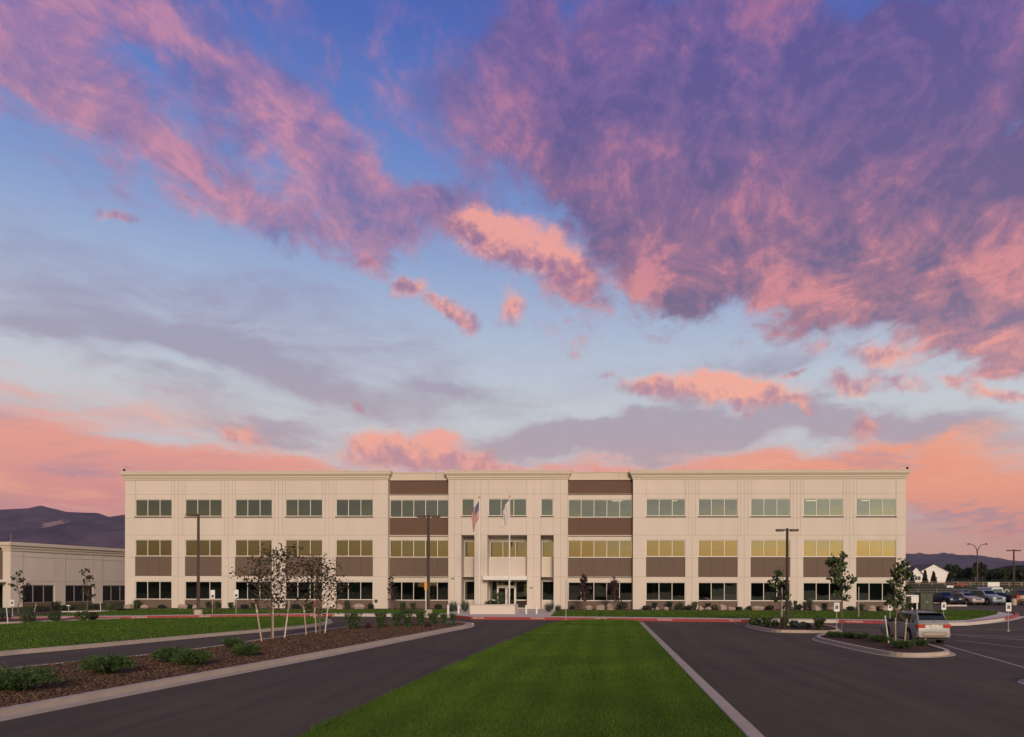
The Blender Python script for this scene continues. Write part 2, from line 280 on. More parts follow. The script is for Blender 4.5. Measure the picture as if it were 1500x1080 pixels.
# ---------------------------------------------------------------- mesh builder and object helpers
class MB:
    def __init__(s): s.v = []; s.f = []; s.m = []
    def quad(s, a, b, c, d, m=0):
        n = len(s.v); s.v += [a, b, c, d]; s.f.append((n, n+1, n+2, n+3)); s.m.append(m); return s
    def poly(s, pts, m=0):
        n = len(s.v); s.v += list(pts); s.f.append(tuple(range(n, n+len(pts)))); s.m.append(m); return s
    def box(s, x0, x1, y0, y1, z0, z1, m=0):
        n = len(s.v)
        s.v += [(x0,y0,z0),(x1,y0,z0),(x1,y1,z0),(x0,y1,z0),(x0,y0,z1),(x1,y0,z1),(x1,y1,z1),(x0,y1,z1)]
        for f in ((0,3,2,1),(4,5,6,7),(0,1,5,4),(1,2,6,5),(2,3,7,6),(3,0,4,7)): s.f.append(tuple(n+i for i in f)); s.m.append(m)
        return s
    def prism(s, pts, z0, z1, m=0, side=None):
        """outline (x,y) extruded upward; z1 may be a list"""
        k = len(pts); n = len(s.v); zz = z1 if isinstance(z1, (list, tuple)) else [z1]*k
        s.v += [(p[0], p[1], z0) for p in pts] + [(p[0], p[1], z) for p, z in zip(pts, zz)]
        for i in range(k):
            j = (i+1) % k; s.f.append((n+i, n+j, n+k+j, n+k+i)); s.m.append(side if side is not None else m)
        from mathutils.geometry import tessellate_polygon
        for t in tessellate_polygon([[Vector((p[0], p[1], 0)) for p in pts]]):
            a, b, c = [Vector((pts[i][0], pts[i][1])) for i in t]
            if (b-a).cross(c-a) < 0: t = t[::-1]
            s.f.append(tuple(n+k+i for i in t)); s.m.append(m)
        return s
    def tube(s, pts, rad, n=8, m=0, caps=True):
        pts = [Vector(p) for p in pts]; rad = rad if isinstance(rad, (list, tuple)) else [rad]*len(pts); base = len(s.v)
        up = None
        for i, p in enumerate(pts):
            t = (pts[min(i+1, len(pts)-1)] - pts[max(i-1, 0)]).normalized()
            a = (up - t*up.dot(t)).normalized() if up is not None and (up - t*up.dot(t)).length > 1e-4 else t.orthogonal().normalized()
            up = a; b = t.cross(a)
            for k in range(n):
                w = 2*math.pi*k/n + math.pi/n; s.v.append(tuple(p + (a*math.cos(w)+b*math.sin(w))*rad[i]))
        for i in range(len(pts)-1):
            for k in range(n):
                k2 = (k+1) % n; s.f.append((base+i*n+k, base+i*n+k2, base+(i+1)*n+k2, base+(i+1)*n+k)); s.m.append(m)
        if caps:
            s.f.append(tuple(base+k for k in range(n))[::-1]); s.m.append(m)
            s.f.append(tuple(base+(len(pts)-1)*n+k for k in range(n))); s.m.append(m)
        return s
    def disc(s, c, axis, r, h, n=20, m=0):
        a = Vector(axis).normalized()*h/2; c = Vector(c); return s.tube([c-a, c+a], r, n, m)
    def band(s, pts, w0, w1, z0, z1, m=0, closed=False, side=None):
        """strip between offsets w0 and w1 to the left of an (x,y) polyline"""
        P = [Vector(p[:2]) for p in pts]; k = len(P); A, B = [], []
        for i in range(k):
            d0 = (P[i]-P[i-1]) if (i or closed) else (P[1]-P[0]); d1 = (P[(i+1) % k]-P[i]) if (i < k-1 or closed) else (P[-1]-P[-2])
            d0.normalize(); d1.normalize(); t = (d0+d1); t = t.normalized() if t.length > 1e-3 else d0
            nrm = Vector((-t.y, t.x)); sc = 1/max(.55, nrm.dot(Vector((-d0.y, d0.x))))
            A.append(P[i]+nrm*w0*sc); B.append(P[i]+nrm*w1*sc)
        n = len(s.v)
        for a, b in zip(A, B): s.v += [(a.x,a.y,z0),(a.x,a.y,z1),(b.x,b.y,z1),(b.x,b.y,z0)]
        for i in range(k if closed else k-1):
            j = (i+1) % k; a, b = n+4*i, n+4*j
            sm = side if side is not None else m
            for q, mm in (((a+1,b+1,b,a), sm), ((a+2,b+2,b+1,a+1), m), ((a+3,b+3,b+2,a+2), sm)): s.f.append(q); s.m.append(mm)
        if not closed:
            s.f.append((n,n+3,n+2,n+1)); s.m.append(m); e = n+4*(k-1); s.f.append((e,e+1,e+2,e+3)); s.m.append(m)
        return s
    def xf(s, mtx, start=0):
        for i in range(start, len(s.v)): s.v[i] = tuple(mtx @ Vector(s.v[i]))
        return s
    def build(s, name, mats, parent=None, smooth=False, bevel=0, **props):
        me = bpy.data.meshes.new(name); me.from_pydata([tuple(v) for v in s.v], [], s.f)
        mats = mats if isinstance(mats, (list, tuple)) else [mats]
        for m in mats: me.materials.append(M[m] if isinstance(m, str) else m)
        me.polygons.foreach_set('material_index', np.array(s.m, np.int32))
        if smooth: me.polygons.foreach_set('use_smooth', np.ones(len(s.f), bool))
        me.update(); o = bpy.data.objects.new(name, me); COL.objects.link(o)
        if parent: o.parent = parent
        if bevel:
            b = o.modifiers.new('bevel', 'BEVEL'); b.width = bevel; b.segments = 2; b.limit_method = 'ANGLE'
        for k, v in props.items(): o[k] = v
        return o
def soup(name, quads, matname, parent=None, **props):
    """many separate quads (N,4,3) as one mesh"""
    q = np.asarray(quads, np.float32); n = len(q); k = q.shape[1]; me = bpy.data.meshes.new(name)
    me.vertices.add(n*k); me.vertices.foreach_set('co', q.reshape(-1)); me.loops.add(n*k); me.loops.foreach_set('vertex_index', np.arange(n*k, dtype=np.int32))
    me.polygons.add(n); me.polygons.foreach_set('loop_start', np.arange(0, n*k, k, dtype=np.int32))
    me.update(calc_edges=True); me.materials.append(M[matname]); o = bpy.data.objects.new(name, me); COL.objects.link(o)
    if parent: o.parent = parent
    for kk, v in props.items(): o[kk] = v
    return o
def thing(name, label, cat, loc=(0,0,0), rz=0.0, group=None):
    o = bpy.data.objects.new(name, None); COL.objects.link(o); o.location = loc; o.rotation_euler = (0, 0, rz); o.empty_display_size = .2
    o['label'] = label; o['category'] = cat
    if group: o['group'] = group
    return o
def tag(o, label, cat, group=None):
    o['label'] = label; o['category'] = cat
    if group: o['group'] = group
    return o
def struct(o): o['kind'] = 'structure'; return o
def dup(root, loc, rz=0.0, sc=None, label=None, group=None):
    r = root.copy(); COL.objects.link(r); r.location = loc; r.rotation_euler = (0, 0, rz)
    if sc: r.scale = (sc, sc, sc) if not isinstance(sc, tuple) else sc
    if label: r['label'] = label
    if group: r['group'] = group
    for ch in list(root.children):
        c = ch.copy(); COL.objects.link(c); c.parent = r
        for g in ch.children:
            d = g.copy(); COL.objects.link(d); d.parent = c
    return r
def smoothstep(a, b, x):
    t = np.clip((x-a)/(b-a), 0, 1); return t*t*(3-2*t)
def hz(x, y):
    """ground height: level forecourt, rear lot a little higher, then a rising field"""
    x = np.asarray(x, float); y = np.asarray(y, float)
    h = .5*smoothstep(62, 92, y)
    h = h + np.clip(y-104, 0, 230)*.0215
    h = h + .25*smoothstep(104, 140, y)*np.sin(x*.05+y*.031)*np.sin(y*.043+1)
    return h
def leafquads(centers, size, flat=0.0, n=None, aspect=1.6):
    c = np.asarray(centers); n = len(c)
    a = rng.normal(size=(n,3)); a[:,2] *= (1-flat); a /= np.linalg.norm(a, axis=1)[:,None]
    b = rng.normal(size=(n,3)); b -= a*(a*b).sum(1)[:,None]; b /= np.linalg.norm(b, axis=1)[:,None]
    s = size*rng.uniform(.6, 1.3, (n,1)); a *= s*aspect/2; b *= s/2
    return np.stack([c-a, c-b*.9, c+a, c+b*.9], 1)
# ---------------------------------------------------------------- ground, roads, kerbs, lawns
def gpts(lst, z=0.0): return [G(x, y, z) for x, y in lst]
def seg(pts, step=1.5):
    out = []
    for a, b in zip(pts, pts[1:]):
        n = max(1, int(math.dist(a, b)/step)); out += [(a[0]+(b[0]-a[0])*i/n, a[1]+(b[1]-a[1])*i/n) for i in range(n)]
    return out + [pts[-1]]
def smooth_line(pts, it=2):
    for _ in range(it):
        o = [pts[0]]
        for a, b in zip(pts, pts[1:]): o += [(a[0]*.75+b[0]*.25, a[1]*.75+b[1]*.25), (a[0]*.25+b[0]*.75, a[1]*.25+b[1]*.75)]
        pts = o + [pts[-1]]
    return pts
def smooth_loop(pts, it=2):
    for _ in range(it):
        o = []
        for a, b in zip(pts, pts[1:]+pts[:1]): o += [(a[0]*.75+b[0]*.25, a[1]*.75+b[1]*.25), (a[0]*.25+b[0]*.75, a[1]*.25+b[1]*.75)]
        pts = o
    return pts
# terrain sheet to the horizon
def terrain():
    xs = np.unique(np.concatenate([np.linspace(-9000,-300,30), np.linspace(-300,300,121), np.linspace(300,9000,30)]))
    ys = np.unique(np.concatenate([np.linspace(-3000,-100,12), np.linspace(-100,60,9), np.linspace(60,110,21), np.linspace(110,420,63), np.linspace(420,12000,40)]))
    XX, YY = np.meshgrid(xs, ys); ZZ = hz(XX, YY) - .03
    v = np.stack([XX, YY, ZZ], -1).reshape(-1,3); nx = len(xs); b = MB(); b.v = [tuple(p) for p in v]
    for j in range(len(ys)-1):
        for i in range(nx-1): b.f.append((j*nx+i, j*nx+i+1, (j+1)*nx+i+1, (j+1)*nx+i)); b.m.append(0)
    mat('field', (.085,.085,.034), .95, .5, .09, .8, 3, col2=(.045,.062,.018), spec=.1, detail=8)
    struct(b.build('ground', 'field', smooth=True))
terrain()
# asphalt forecourt (level) and the rear lot draped over the rise
def asphalt_material():
    m = M['asphalt']; T = NT(m.node_tree); b = T.n['Principled BSDF']; src = b.inputs['Base Color'].links[0].from_socket
    tc = T.node('ShaderNodeTexCoord').outputs['Object']
    v = T.node('ShaderNodeMapping', {'Vector': tc, 'Rotation': (0, 0, R(-4)), 'Scale': (1.3, .07, 1)}).outputs[0]
    s = T.rng(T.noise(v, .9, 6, .65, 1.0), .38, .64, .78, 1.14)
    p = T.rng(T.noise(tc, .16, 4, .55), .3, .7, .86, 1.12)
    col = T.mix(1.0, T.mix(1.0, src, s, 'MULTIPLY'), p, 'MULTIPLY')
    wv = T.vm('ADD', tc, T.vm('SCALE', T.noise(tc, .7, 4, .6, out='Color'), sc=1.6))
    vo = T.node('ShaderNodeTexVoronoi', {'Vector': wv, 'Scale': .16}, feature='DISTANCE_TO_EDGE').outputs['Distance']      # hairline cracks, partly sealed
    ck = T.m('MULTIPLY', T.rng(vo, .004, .0015, 0, 1), T.rng(T.noise(tc, .12, 3), .48, .60, 0, 1)); col = T.mix(T.m('MULTIPLY', ck, .55), col, (.02,.017,.015))
    oil = T.rng(T.noise(tc, .55, 5, .7), .66, .74, 0, .35); col = T.mix(oil, col, (.035,.028,.024))
    T.put(b.inputs['Base Color'], col)
asphalt_material()
b = MB(); b.prism([(-110,-30),(95,-30),(95,66.2),(-110,66.2)], -.02, 0)
struct(b.build('parking_lot', 'asphalt'))
b = MB(); xs = np.linspace(33, 95, 32); ys = np.linspace(66.2, 103, 20)
for i in range(31):
    for j in range(19):
        q = [(xs[i+a], ys[j+c]) for a, c in ((0,0),(1,0),(1,1),(0,1))]; b.quad(*[(x, y, float(hz(x, y))+.004) for x, y in q])
struct(b.build('rear_parking_lot', 'asphalt'))
# central lawn strip with a kerb on its right edge
right = [(2.35,-5.0), G(1108,1080), G(1025,998), G(942,914.5)]
left = [(-5.5,-5.0), G(457,1080), G(581,1020), G(719,955), G(802,918), G(829,911.8)]
top = [G(850,910.2), G(885,909.6), G(922,910.6), G(938,912.6)]
lawn_loop = left + top + right[::-1]
struct(MB().prism(lawn_loop, -.01, .11).build('lawn', 'turf'))
kr = MB(); kr.band(seg(right, 3.0), 0, .27, -.01, .15); kerb_c = struct(kr.build('kerb', 'concrete', bevel=.02))
def in_poly(P, poly):
    x, y = P[:,0], P[:,1]; ins = np.zeros(len(P), bool); n = len(poly)
    for i in range(n):
        (x1,y1),(x2,y2) = poly[i], poly[(i+1) % n]
        if y1 == y2: continue
        c = ((y1 > y) != (y2 > y)) & (x < (x2-x1)*(y-y1)/(y2-y1)+x1); ins ^= c
    return ins
def scatter(poly, n, ylo=None, yhi=None, power=1.0):
    a = np.array(poly); lo, hi = a.min(0), a.max(0)
    if ylo is not None: lo[1] = ylo
    if yhi is not None: hi[1] = yhi
    out = []
    while sum(map(len, out)) < n:
        t = rng.random((n*2, 2)); t[:,1] = t[:,1]**power; P = lo + t*(hi-lo); out.append(P[in_poly(P, poly)])
    return np.concatenate(out)[:n]
def blades(P, z, h, w, lean=.35):
    n = len(P); a = rng.uniform(0, 2*np.pi, n); hh = h*rng.uniform(.5, 1.25, n); ww = w*rng.uniform(.7, 1.3, n)
    base = np.column_stack([P, np.full(n, z)]); dx = np.column_stack([np.cos(a), np.sin(a), np.zeros(n)])*ww[:,None]
    l = rng.normal(size=(n,2))*lean; tip = base + np.column_stack([l[:,0]*hh, l[:,1]*hh, hh])
    return np.stack([base-dx, base+dx, tip], 1)
blade_sets = [blades(scatter(lawn_loop, 200000, 11.5, 19), .108, .042, .005), blades(scatter(lawn_loop, 120000, 19, 32), .108, .048, .008), blades(scatter(lawn_loop, 60000, 32, 56), .108, .055, .014)]
le = np.array(seg(left[1:], .02)); le = le[rng.integers(0, len(le), 9000)]; le = le + rng.normal(size=le.shape)*.035
blade_sets.append(blades(le, .03, .15, .009))
allb = np.concatenate(blade_sets); g = soup('grass', allb, 'blade'); g['kind'] = 'stuff'
def kerbed_island(outline, kerb=.17, gutter=.0, fill='mulch', zf=.12, name='planting_bed', loop_it=2, gut_range=None):
    lp = smooth_loop(outline, loop_it) if loop_it else outline
    a = sum(lp[i][0]*lp[(i+1) % len(lp)][1]-lp[(i+1) % len(lp)][0]*lp[i][1] for i in range(len(lp)))
    if a < 0: lp = lp[::-1]
    bb = MB()
    if gutter: bb.band(lp, 0, gutter, -.01, .012, closed=True)
    bb.band(lp, gutter, gutter+kerb, -.01, .15, closed=True)
    struct(bb.build('kerb', 'concrete'))
    struct(MB().prism(inset(lp, gutter+kerb*.8), -.01, zf).build(name, fill)); return lp
def inset(lp, w):
    n = len(lp); o = []
    for i in range(n):
        p0, p1, p2 = Vector(lp[i-1]), Vector(lp[i]), Vector(lp[(i+1) % n]); d0 = (p1-p0).normalized(); d1 = (p2-p1).normalized(); t = (d0+d1).normalized()
        nn = Vector((-t.y, t.x)); sc = 1/max(.55, nn.dot(Vector((-d0.y, d0.x)))); o.append(tuple(p1+nn*w*sc))
    return o
# left median
near = gpts([(-330,1125),(0,1057),(210,1015),(420,974),(493,960),(600,938),(670,923.5)]); tip = gpts([(696,918.5),(694,915),(672,913)])
far = gpts([(583,914.5),(524,918),(480,924),(436,931),(377,940),(308,951),(196,965),(59,978),(0,985),(-330,1022)])
med = near + tip + far
bb = MB(); nl = smooth_line(near+tip, 1); bb.band(nl, 0, .34, -.01, .016); bb.band(nl, .34, .56, -.01, .15)
bb.band(smooth_line(tip[1:]+far, 1), 0, .15, -.01, .10); struct(bb.build('kerb', 'concrete'))
ins = smooth_line(near+tip, 1); inn = []
med_in = inset(nl + smooth_line(far, 1), .5)
struct(MB().prism([p for p in nl and med_in], -.01, .12).build('planting_bed', 'mulch'))
MED = med_in
chips = scatter(MED, 42000, 13, 52, 1.6); cz = np.column_stack([chips, rng.uniform(.12, .15, len(chips))])
o = soup('mulch', leafquads(cz, .036, .3, aspect=2.2), 'mulch_chip'); o['kind'] = 'stuff'
# left lawn behind the back road
bl = gpts([(-260,990),(0,961),(130,950),(260,937.5),(420,923),(465,918)]) + gpts([(489,913),(486,909.5),(468,906.5)]) + gpts([(400,905.4),(260,907.6),(180,909.2),(60,914),(0,917.5),(-200,928)])
bb = MB(); bb.band(smooth_line(bl[:9],1), 0, .12, -.01, .016); bb.band(smooth_line(bl[:9],1), .12, .36, -.01, .15); struct(bb.build('kerb', 'concrete'))
BL = inset(bl, .3); struct(MB().prism(BL, -.01, .13).build('lawn', 'turf'))
o = soup('grass', blades(scatter(BL, 60000), .128, .07, .02), 'blade'); o['kind'] = 'stuff'
# bushes island further left
il = gpts([(-60,917),(69,912.4),(150,909),(184,907.2),(176,906.2),(120,906.6),(0,909),(-60,911)])
kerbed_island(il, .15, 0, 'soil_bed', .12, loop_it=1)
# kerb line in front of the building: red fire-lane paint with unpainted stretches
kline = [((-240,913.5),(0,909.5),(100,908),(180,907.2),(260,905.6),(400,904),(487,903)), ((487,903),(576,903.6),(640,904),(664,905)), ((664,905),(690,907.6),(760,908),(900,909.5),(1101,912)),
         ((1101,912),(1160,912.4),(1228,912.8)), ((1228,912.8),(1300,914)), ((1300,914),(1360,914.6),(1417,915)), ((1417,915),(1440,913),(1462,910.4),(1480,907.4),(1490,904.6),(1494,902.2),(1490,900))]
paint = ['red_paint','pale_concrete','red_paint','pale_concrete','red_paint','yellow_paint','red_paint']
KH = .21; KL = []
kerb_objs = []
for k, (l, p) in enumerate(zip(kline, paint)):
    pts = gpts(l)
    if k == 6: pts = smooth_line(pts, 2)
    bb = MB(); bb.band(pts, 0, .12, -.01, KH, m=0, side=1); bb.band(pts, .12, .30, -.01, KH+.004, m=0, side=0)
    topm = 'red_paint' if k in (4, 6) else 'pale_concrete'
    if k == 6: bb.band(pts, -.5, 0, -.01, .014, m=2)
    kerb_objs.append((struct(bb.build('kerb', [topm, p, 'pale_concrete'])), pts)); KL += pts if k == 0 else pts[1:]
# lettering on the red kerb face
def text_mesh(s, size, name, matname, parent=None, extrude=.0):
    cu = bpy.data.curves.new(name, 'FONT'); cu.body = s; cu.size = size; cu.align_x = 'CENTER'; cu.align_y = 'CENTER'; cu.extrude = extrude
    ob = bpy.data.objects.new('tmp', cu); COL.objects.link(ob); dg = bpy.context.evaluated_depsgraph_get()
    me = bpy.data.meshes.new_from_object(ob.evaluated_get(dg)); bpy.data.objects.remove(ob); me.name = name
    me.materials.clear(); me.materials.append(M[matname]); o = bpy.data.objects.new(name, me); COL.objects.link(o)
    if parent: o.parent = parent
    return o
def on_line(pts, px):
    for a, b in zip(pts, pts[1:]):
        pa, pb = CX+F*a[0]/a[1], CX+F*b[0]/b[1]
        if min(pa, pb) <= px <= max(pa, pb):
            lo, hi = 0.0, 1.0
            for _ in range(30):
                t = (lo+hi)/2; x = a[0]+(b[0]-a[0])*t; y = a[1]+(b[1]-a[1])*t
                if (CX+F*x/y < px) == (pb > pa): lo = t
                else: hi = t
            return x, y, math.atan2(b[1]-a[1], b[0]-a[0])
for k, px, s in ((0,100,'FIRE LANE'),(0,204,'NO PARKING'),(0,300,'FIRE LANE'),(0,464,'NO PARKING'),(2,701,'FIRE LANE'),(2,788,'NO PARKING'),(2,881,'FIRE LANE'),(2,974,'NO PARKING'),(2,1077,'FIRE LANE'),(4,1252,'NO PARKING'),(6,1471,'FIRE LANE')):
    ko, pts = kerb_objs[k]; r = on_line(pts, px)
    if not r: continue
    x, y, a = r; t = text_mesh(s, .17, 'lettering', 'white_paint', ko)
    t.scale = (1.05, 1, 1)
    t.location = (x+math.sin(a)*.006, y-math.cos(a)*.006, .115); t.rotation_euler = (R(90), 0, a)
# pavement, front lawn and planting bed up to the facade
P0 = Vector((*AT(183.0, 75.6)[:1], 75.6, .30)); PR = Vector((AT(1326.5, 73.3)[0], 73.3, .30))
BANG = math.atan2(PR.y-P0.y, PR.x-P0.x); BLEN = math.hypot(PR.x-P0.x, PR.y-P0.y)
BM = Matrix.Translation(P0) @ Matrix.Rotation(BANG, 4, 'Z'); 
def B(u, v, z=0.0): p = BM @ Vector((u, v, z)); return (p.x, p.y, p.z)
def U(px, v=0.0):
    """facade coordinate seen at a photo pixel, on the plane v metres behind the facade"""
    r = ray(px, CY); o = BM @ Vector((0, v, 0)); d = Vector((math.cos(BANG), math.sin(BANG)))
    # (o.xy + u*d) = t*(r0,1)
    return (r[0]*o.y - o.x)/(d.x - r[0]*d.y)
def y_at(x, pts):
    return float(np.interp(x, [p[0] for p in pts], [p[1] for p in pts]))
KM = sorted([p for p in KL if p[0] < G(1485, 905)[0]], key=lambda p: p[0])
def strip_sheet(name, matname, x0, x1, f0, f1, z0, z1, n=60):
    bb = MB(); xs = np.linspace(x0, x1, n)
    for a, c in zip(xs, xs[1:]): bb.quad((a, f0(a), z0), (c, f0(c), z0), (c, f1(c), z1), (a, f1(a), z1))
    # front skirt
    return struct(bb.build(name, matname))
kfy = lambda x: y_at(x, KM)+.28
facade_y = lambda x: P0.y + (x-P0.x)*math.tan(BANG)
xL, xR = G(-200, 912)[0], G(1440, 912)[0]
strip_sheet('pavement', 'pale_concrete', xL, G(1478,908)[0], kfy, lambda x: kfy(x)+1.8, KH-.004, KH)
front_lawn_x0 = AT(168, 68)[0]
strip_sheet('lawn', 'turf', front_lawn_x0, AT(655, 66)[0], lambda x: kfy(x)+1.8, lambda x: facade_y(x)-2.6, KH-.012, .27)
strip_sheet('lawn', 'turf', AT(812, 66)[0], AT(1345, 66)[0], lambda x: kfy(x)+1.8, lambda x: facade_y(x)-2.6, KH-.012, .27)
strip_sheet('path', 'pale_concrete', AT(655, 66)[0], AT(812, 66)[0], lambda x: kfy(x)+1.8, lambda x: facade_y(x)+6, KH-.006, .296)
strip_sheet('planting_bed', 'soil_bed', P0.x-1.0, AT(655, 70)[0], lambda x: facade_y(x)-2.6, lambda x: facade_y(x)+.3, .268, .31)
strip_sheet('planting_bed', 'soil_bed', AT(812, 70)[0], PR.x+1.5, lambda x: facade_y(x)-2.6, lambda x: facade_y(x)+.3, .268, .31)
def blade_strip(x0, x1, n):
    X = rng.uniform(x0, x1, n); t = rng.random(n); ky = np.array([kfy(x)+1.85 for x in X]); fy = P0.y+(X-P0.x)*math.tan(BANG)-2.6; Y = ky+(fy-ky)*t
    q = blades(np.column_stack([X, Y]), 0, .07, .028); z = (KH-.012+(.27-KH+.012)*t); q[:,:,2] += z[:,None]; return q
q = np.concatenate([blade_strip(front_lawn_x0, AT(655,66)[0], 22000), blade_strip(AT(812,66)[0], AT(1345,66)[0], 26000)])
o = soup('grass', q, 'blade'); o['kind'] = 'stuff'
# lawn and pavement corner on the right
cl = gpts([(1345,909),(1387,909.5),(1417,908.5),(1440,904.5),(1460,900),(1462,896.4),(1430,894.3),(1385,892.4),(1345,891)], .2)
struct(MB().prism(cl, -.01, .215).build('lawn', 'turf'))
o = soup('grass', blades(scatter(cl, 9000), .213, .07, .03), 'blade'); o['kind'] = 'stuff'
cp = gpts([(1345,912.8),(1387,912.6),(1417,912),(1440,910),(1462,906.8),(1480,903.4),(1488,900.8),(1478,898.4),(1460,896.2),(1385,892),(1345,890.6)], .2)
struct(MB().prism(cp, -.01, KH-.002).build('pavement', 'pale_concrete'))
# islands in the right-hand lot
ISA = gpts([(1088,918),(1105,922),(1127,926.7),(1170,927.6),(1226,928),(1235,926),(1232,922.5),(1215,918.5),(1170,916),(1120,914.4),(1098,914.6)])
kerbed_island(ISA, .17, .18)
ISB = gpts([(1182,936.5),(1220,945.5),(1261,955),(1301,962.8),(1356,964.4),(1398,961.5),(1402,958.5),(1388,953.8),(1350,944),(1290,936),(1240,931.5),(1205,930.8)])
kerbed_island(ISB, .17, .22)
ISC = gpts([(1486,999),(1500,994),(1560,989),(1640,990),(1650,1000),(1580,1008),(1510,1006)]); kerbed_island(ISC, .17, .22)
# contraction joints across the kerbs
jb = MB()
def joints(pts, w0, w1, z, step=3.0):
    acc = 0.0
    for a, c in zip(pts, pts[1:]):
        L = math.dist(a, c); 
        while acc < L:
            t = acc/L; x, y = a[0]+(c[0]-a[0])*t, a[1]+(c[1]-a[1])*t; ux, uy = (c[0]-a[0])/L, (c[1]-a[1])/L; nx_, ny_ = -uy, ux
            jb.quad(*[(x+nx_*w+ux*e, y+ny_*w+uy*e, z) for w, e in ((w0,-.012),(w1,-.012),(w1,.012),(w0,.012))]); acc += step
        acc -= L
joints(seg(right, 3), 0, .27, .153); joints(nl, .34, .56, .153); joints(nl, 0, .34, .019); joints(smooth_line(bl[:9],1), .12, .36, .153)
struct(jb.build('kerb', 'joint'))
# stall lines
bb = MB()
def line(p, q, w=.1): 
    a, c = G(*p), G(*q); bb.band([a, c], -w/2, w/2, .001, .004)
for p, q in (((1383,945),(1540,989)),((1400,938),(1560,956)),((1388,929),(1520,934)),((1404,931),(1560,942)),((1396,921.5),(1560,924)),((1236,926),(1290,929.5)),((1236,922.5),(1292,924.5)),
             ((1475,935),(1560,942)),((1180,920),(1205,921)),((192,966.5),(220,963))): line(p, q)
struct(bb.build('parking_lines', 'line_paint'))
bb = MB(); line((1380,885.5),(1418,886.2),.5); 
bb = MB(); bb.band([(AT(1383,84)[0],84),(AT(1419,84)[0],84.4)], 0, .6, .2, .58); bb.band([(AT(1368,97)[0],97),(AT(1386,97)[0],97)], 0, .5, .4, .75); struct(bb.build('kerb', 'pale_concrete'))
struct(MB().prism([(AT(88,69)[0],69.2),(AT(153,69)[0],71.2),(AT(157,71)[0],72.6),(AT(88,69)[0],71.2)], -.01, .16).build('path', 'pale_concrete'))
ll = [(AT(-80,66)[0], 63.2), (AT(60,66)[0], 64.2), (P0.x-1.4, 66.2), (P0.x-1.0, 74), (P0.x-1, 96), (AT(-160,80)[0], 96)]
struct(MB().prism([(AT(-120,64)[0],63.4)]+ll[1:], -.02, .07).build('planting_bed', 'soil_bed'))
# ---------------------------------------------------------------- the three-storey office building
office = thing('office_building', 'long three-storey beige office building with brown panels and rows of ribbon windows', 'building', P0, BANG)
ZT = 12.85
ROWS = {3: (9.19, 10.90), 2: (5.19, 6.86), 1: (.85, 2.68)}
wall = MB(); cor = MB(); brown = MB(); T_ = .32
wins = []        # (u0,u1,z0,z1,v,npanes,row,style)
def jz(u0, u1, z, v=0): wall.box(u0, u1, v-.003, v+.02, z-.011, z+.011, 1)
def ju(u, z0, z1, v=0): wall.box(u-.011, u+.011, v-.0035, v+.02, z0, z1, 1)
def wing(ua, ub, starts, w):
    """precast wing: pilasters, spandrels and openings"""
    edges = [ua] + [e for s in starts for e in (s, s+w)] + [ub]
    for i in range(0, len(edges), 2): wall.box(edges[i], edges[i+1], 0, T_, 0, ZT)
    for s in starts:
        e = s+w
        wall.box(s, e, .02, T_, 2.68, 3.20); wall.box(s, e, .02, T_, 6.86, 9.19); wall.box(s, e, .02, T_, 10.90, ZT)
        pb = MB().box(s, e, .07, T_, 3.20, 5.19, 0)
        for k in (1, 2): pb.box(s+w*k/3-.012, s+w*k/3+.012, .066, .1, 3.22, 5.17, 1)
        pb.build('panel', ['brown_panel', 'brown_joint'], office); MB().box(s, e, .07, T_, 0, .85, 0).build('base_panel', 'brown_panel', office)
        for r in (1, 2, 3): wins.append((s, e, *ROWS[r], .13, 3, r, 'wing'))
        jz(s, e, 7.32, .02); jz(s, e, 11.42, .02); jz(s, e, 9.02, .02)
        for q in (s+.02, e-.02): ju(q, 10.92, ZT-.05, .02)
    for i in range(0, len(edges), 2):
        a, c = edges[i], edges[i+1]
        for z in (5.05, 7.32, 9.02, 11.42, 3.2): jz(a, c, z)
        if 0 < i < len(edges)-2:
            ju((a+c)/2, 0, ZT)
            for q in (a+.28, c-.28): ju(q, 0, ZT) if False else ju(q, 7.32, ZT)
def cornice(ua, ub, v0=0.0, ret=3.0, endl=True, endr=True):
    prof = [(0, ZT), (.08, ZT), (.08, 12.98), (.16, 13.06), (.16, 13.20), (.26, 13.30), (.34, 13.42), (.34, 13.58), (.36, 13.60), (.36, 13.70), (0, 13.70)]
    n = len(cor.v); paths = []
    for o, z in prof: paths.append([(ua-(o if endl else 0), v0+ret, z), (ua-(o if endl else 0), v0-o, z), (ub+(o if endr else 0), v0-o, z), (ub+(o if endr else 0), v0+ret, z)])
    for a, c in zip(paths, paths[1:]):
        for k in range(3): cor.quad(a[k], a[k+1], c[k+1], c[k], 0)
uA, uB, uC, uD, uE = 0.0, U(568), U(656.5), U(831.5), U(927)
uF = BLEN
starts_l = [U(197.6)+ (U(491.6)-U(197.6))*i/4 for i in range(5)]; wl = U(251.3)-U(197.6)
starts_r = [U(946.2)+ (U(1254)-U(946.2))*i/4 for i in range(5)]; wr = U(1003.8)-U(946.2)
wing(uA, uB, starts_l, wl); wing(uE, uF, starts_r, wr)
cornice(uA, uB, ret=34); cornice(uE, uF, ret=34); cornice(uC, uD, ret=3)
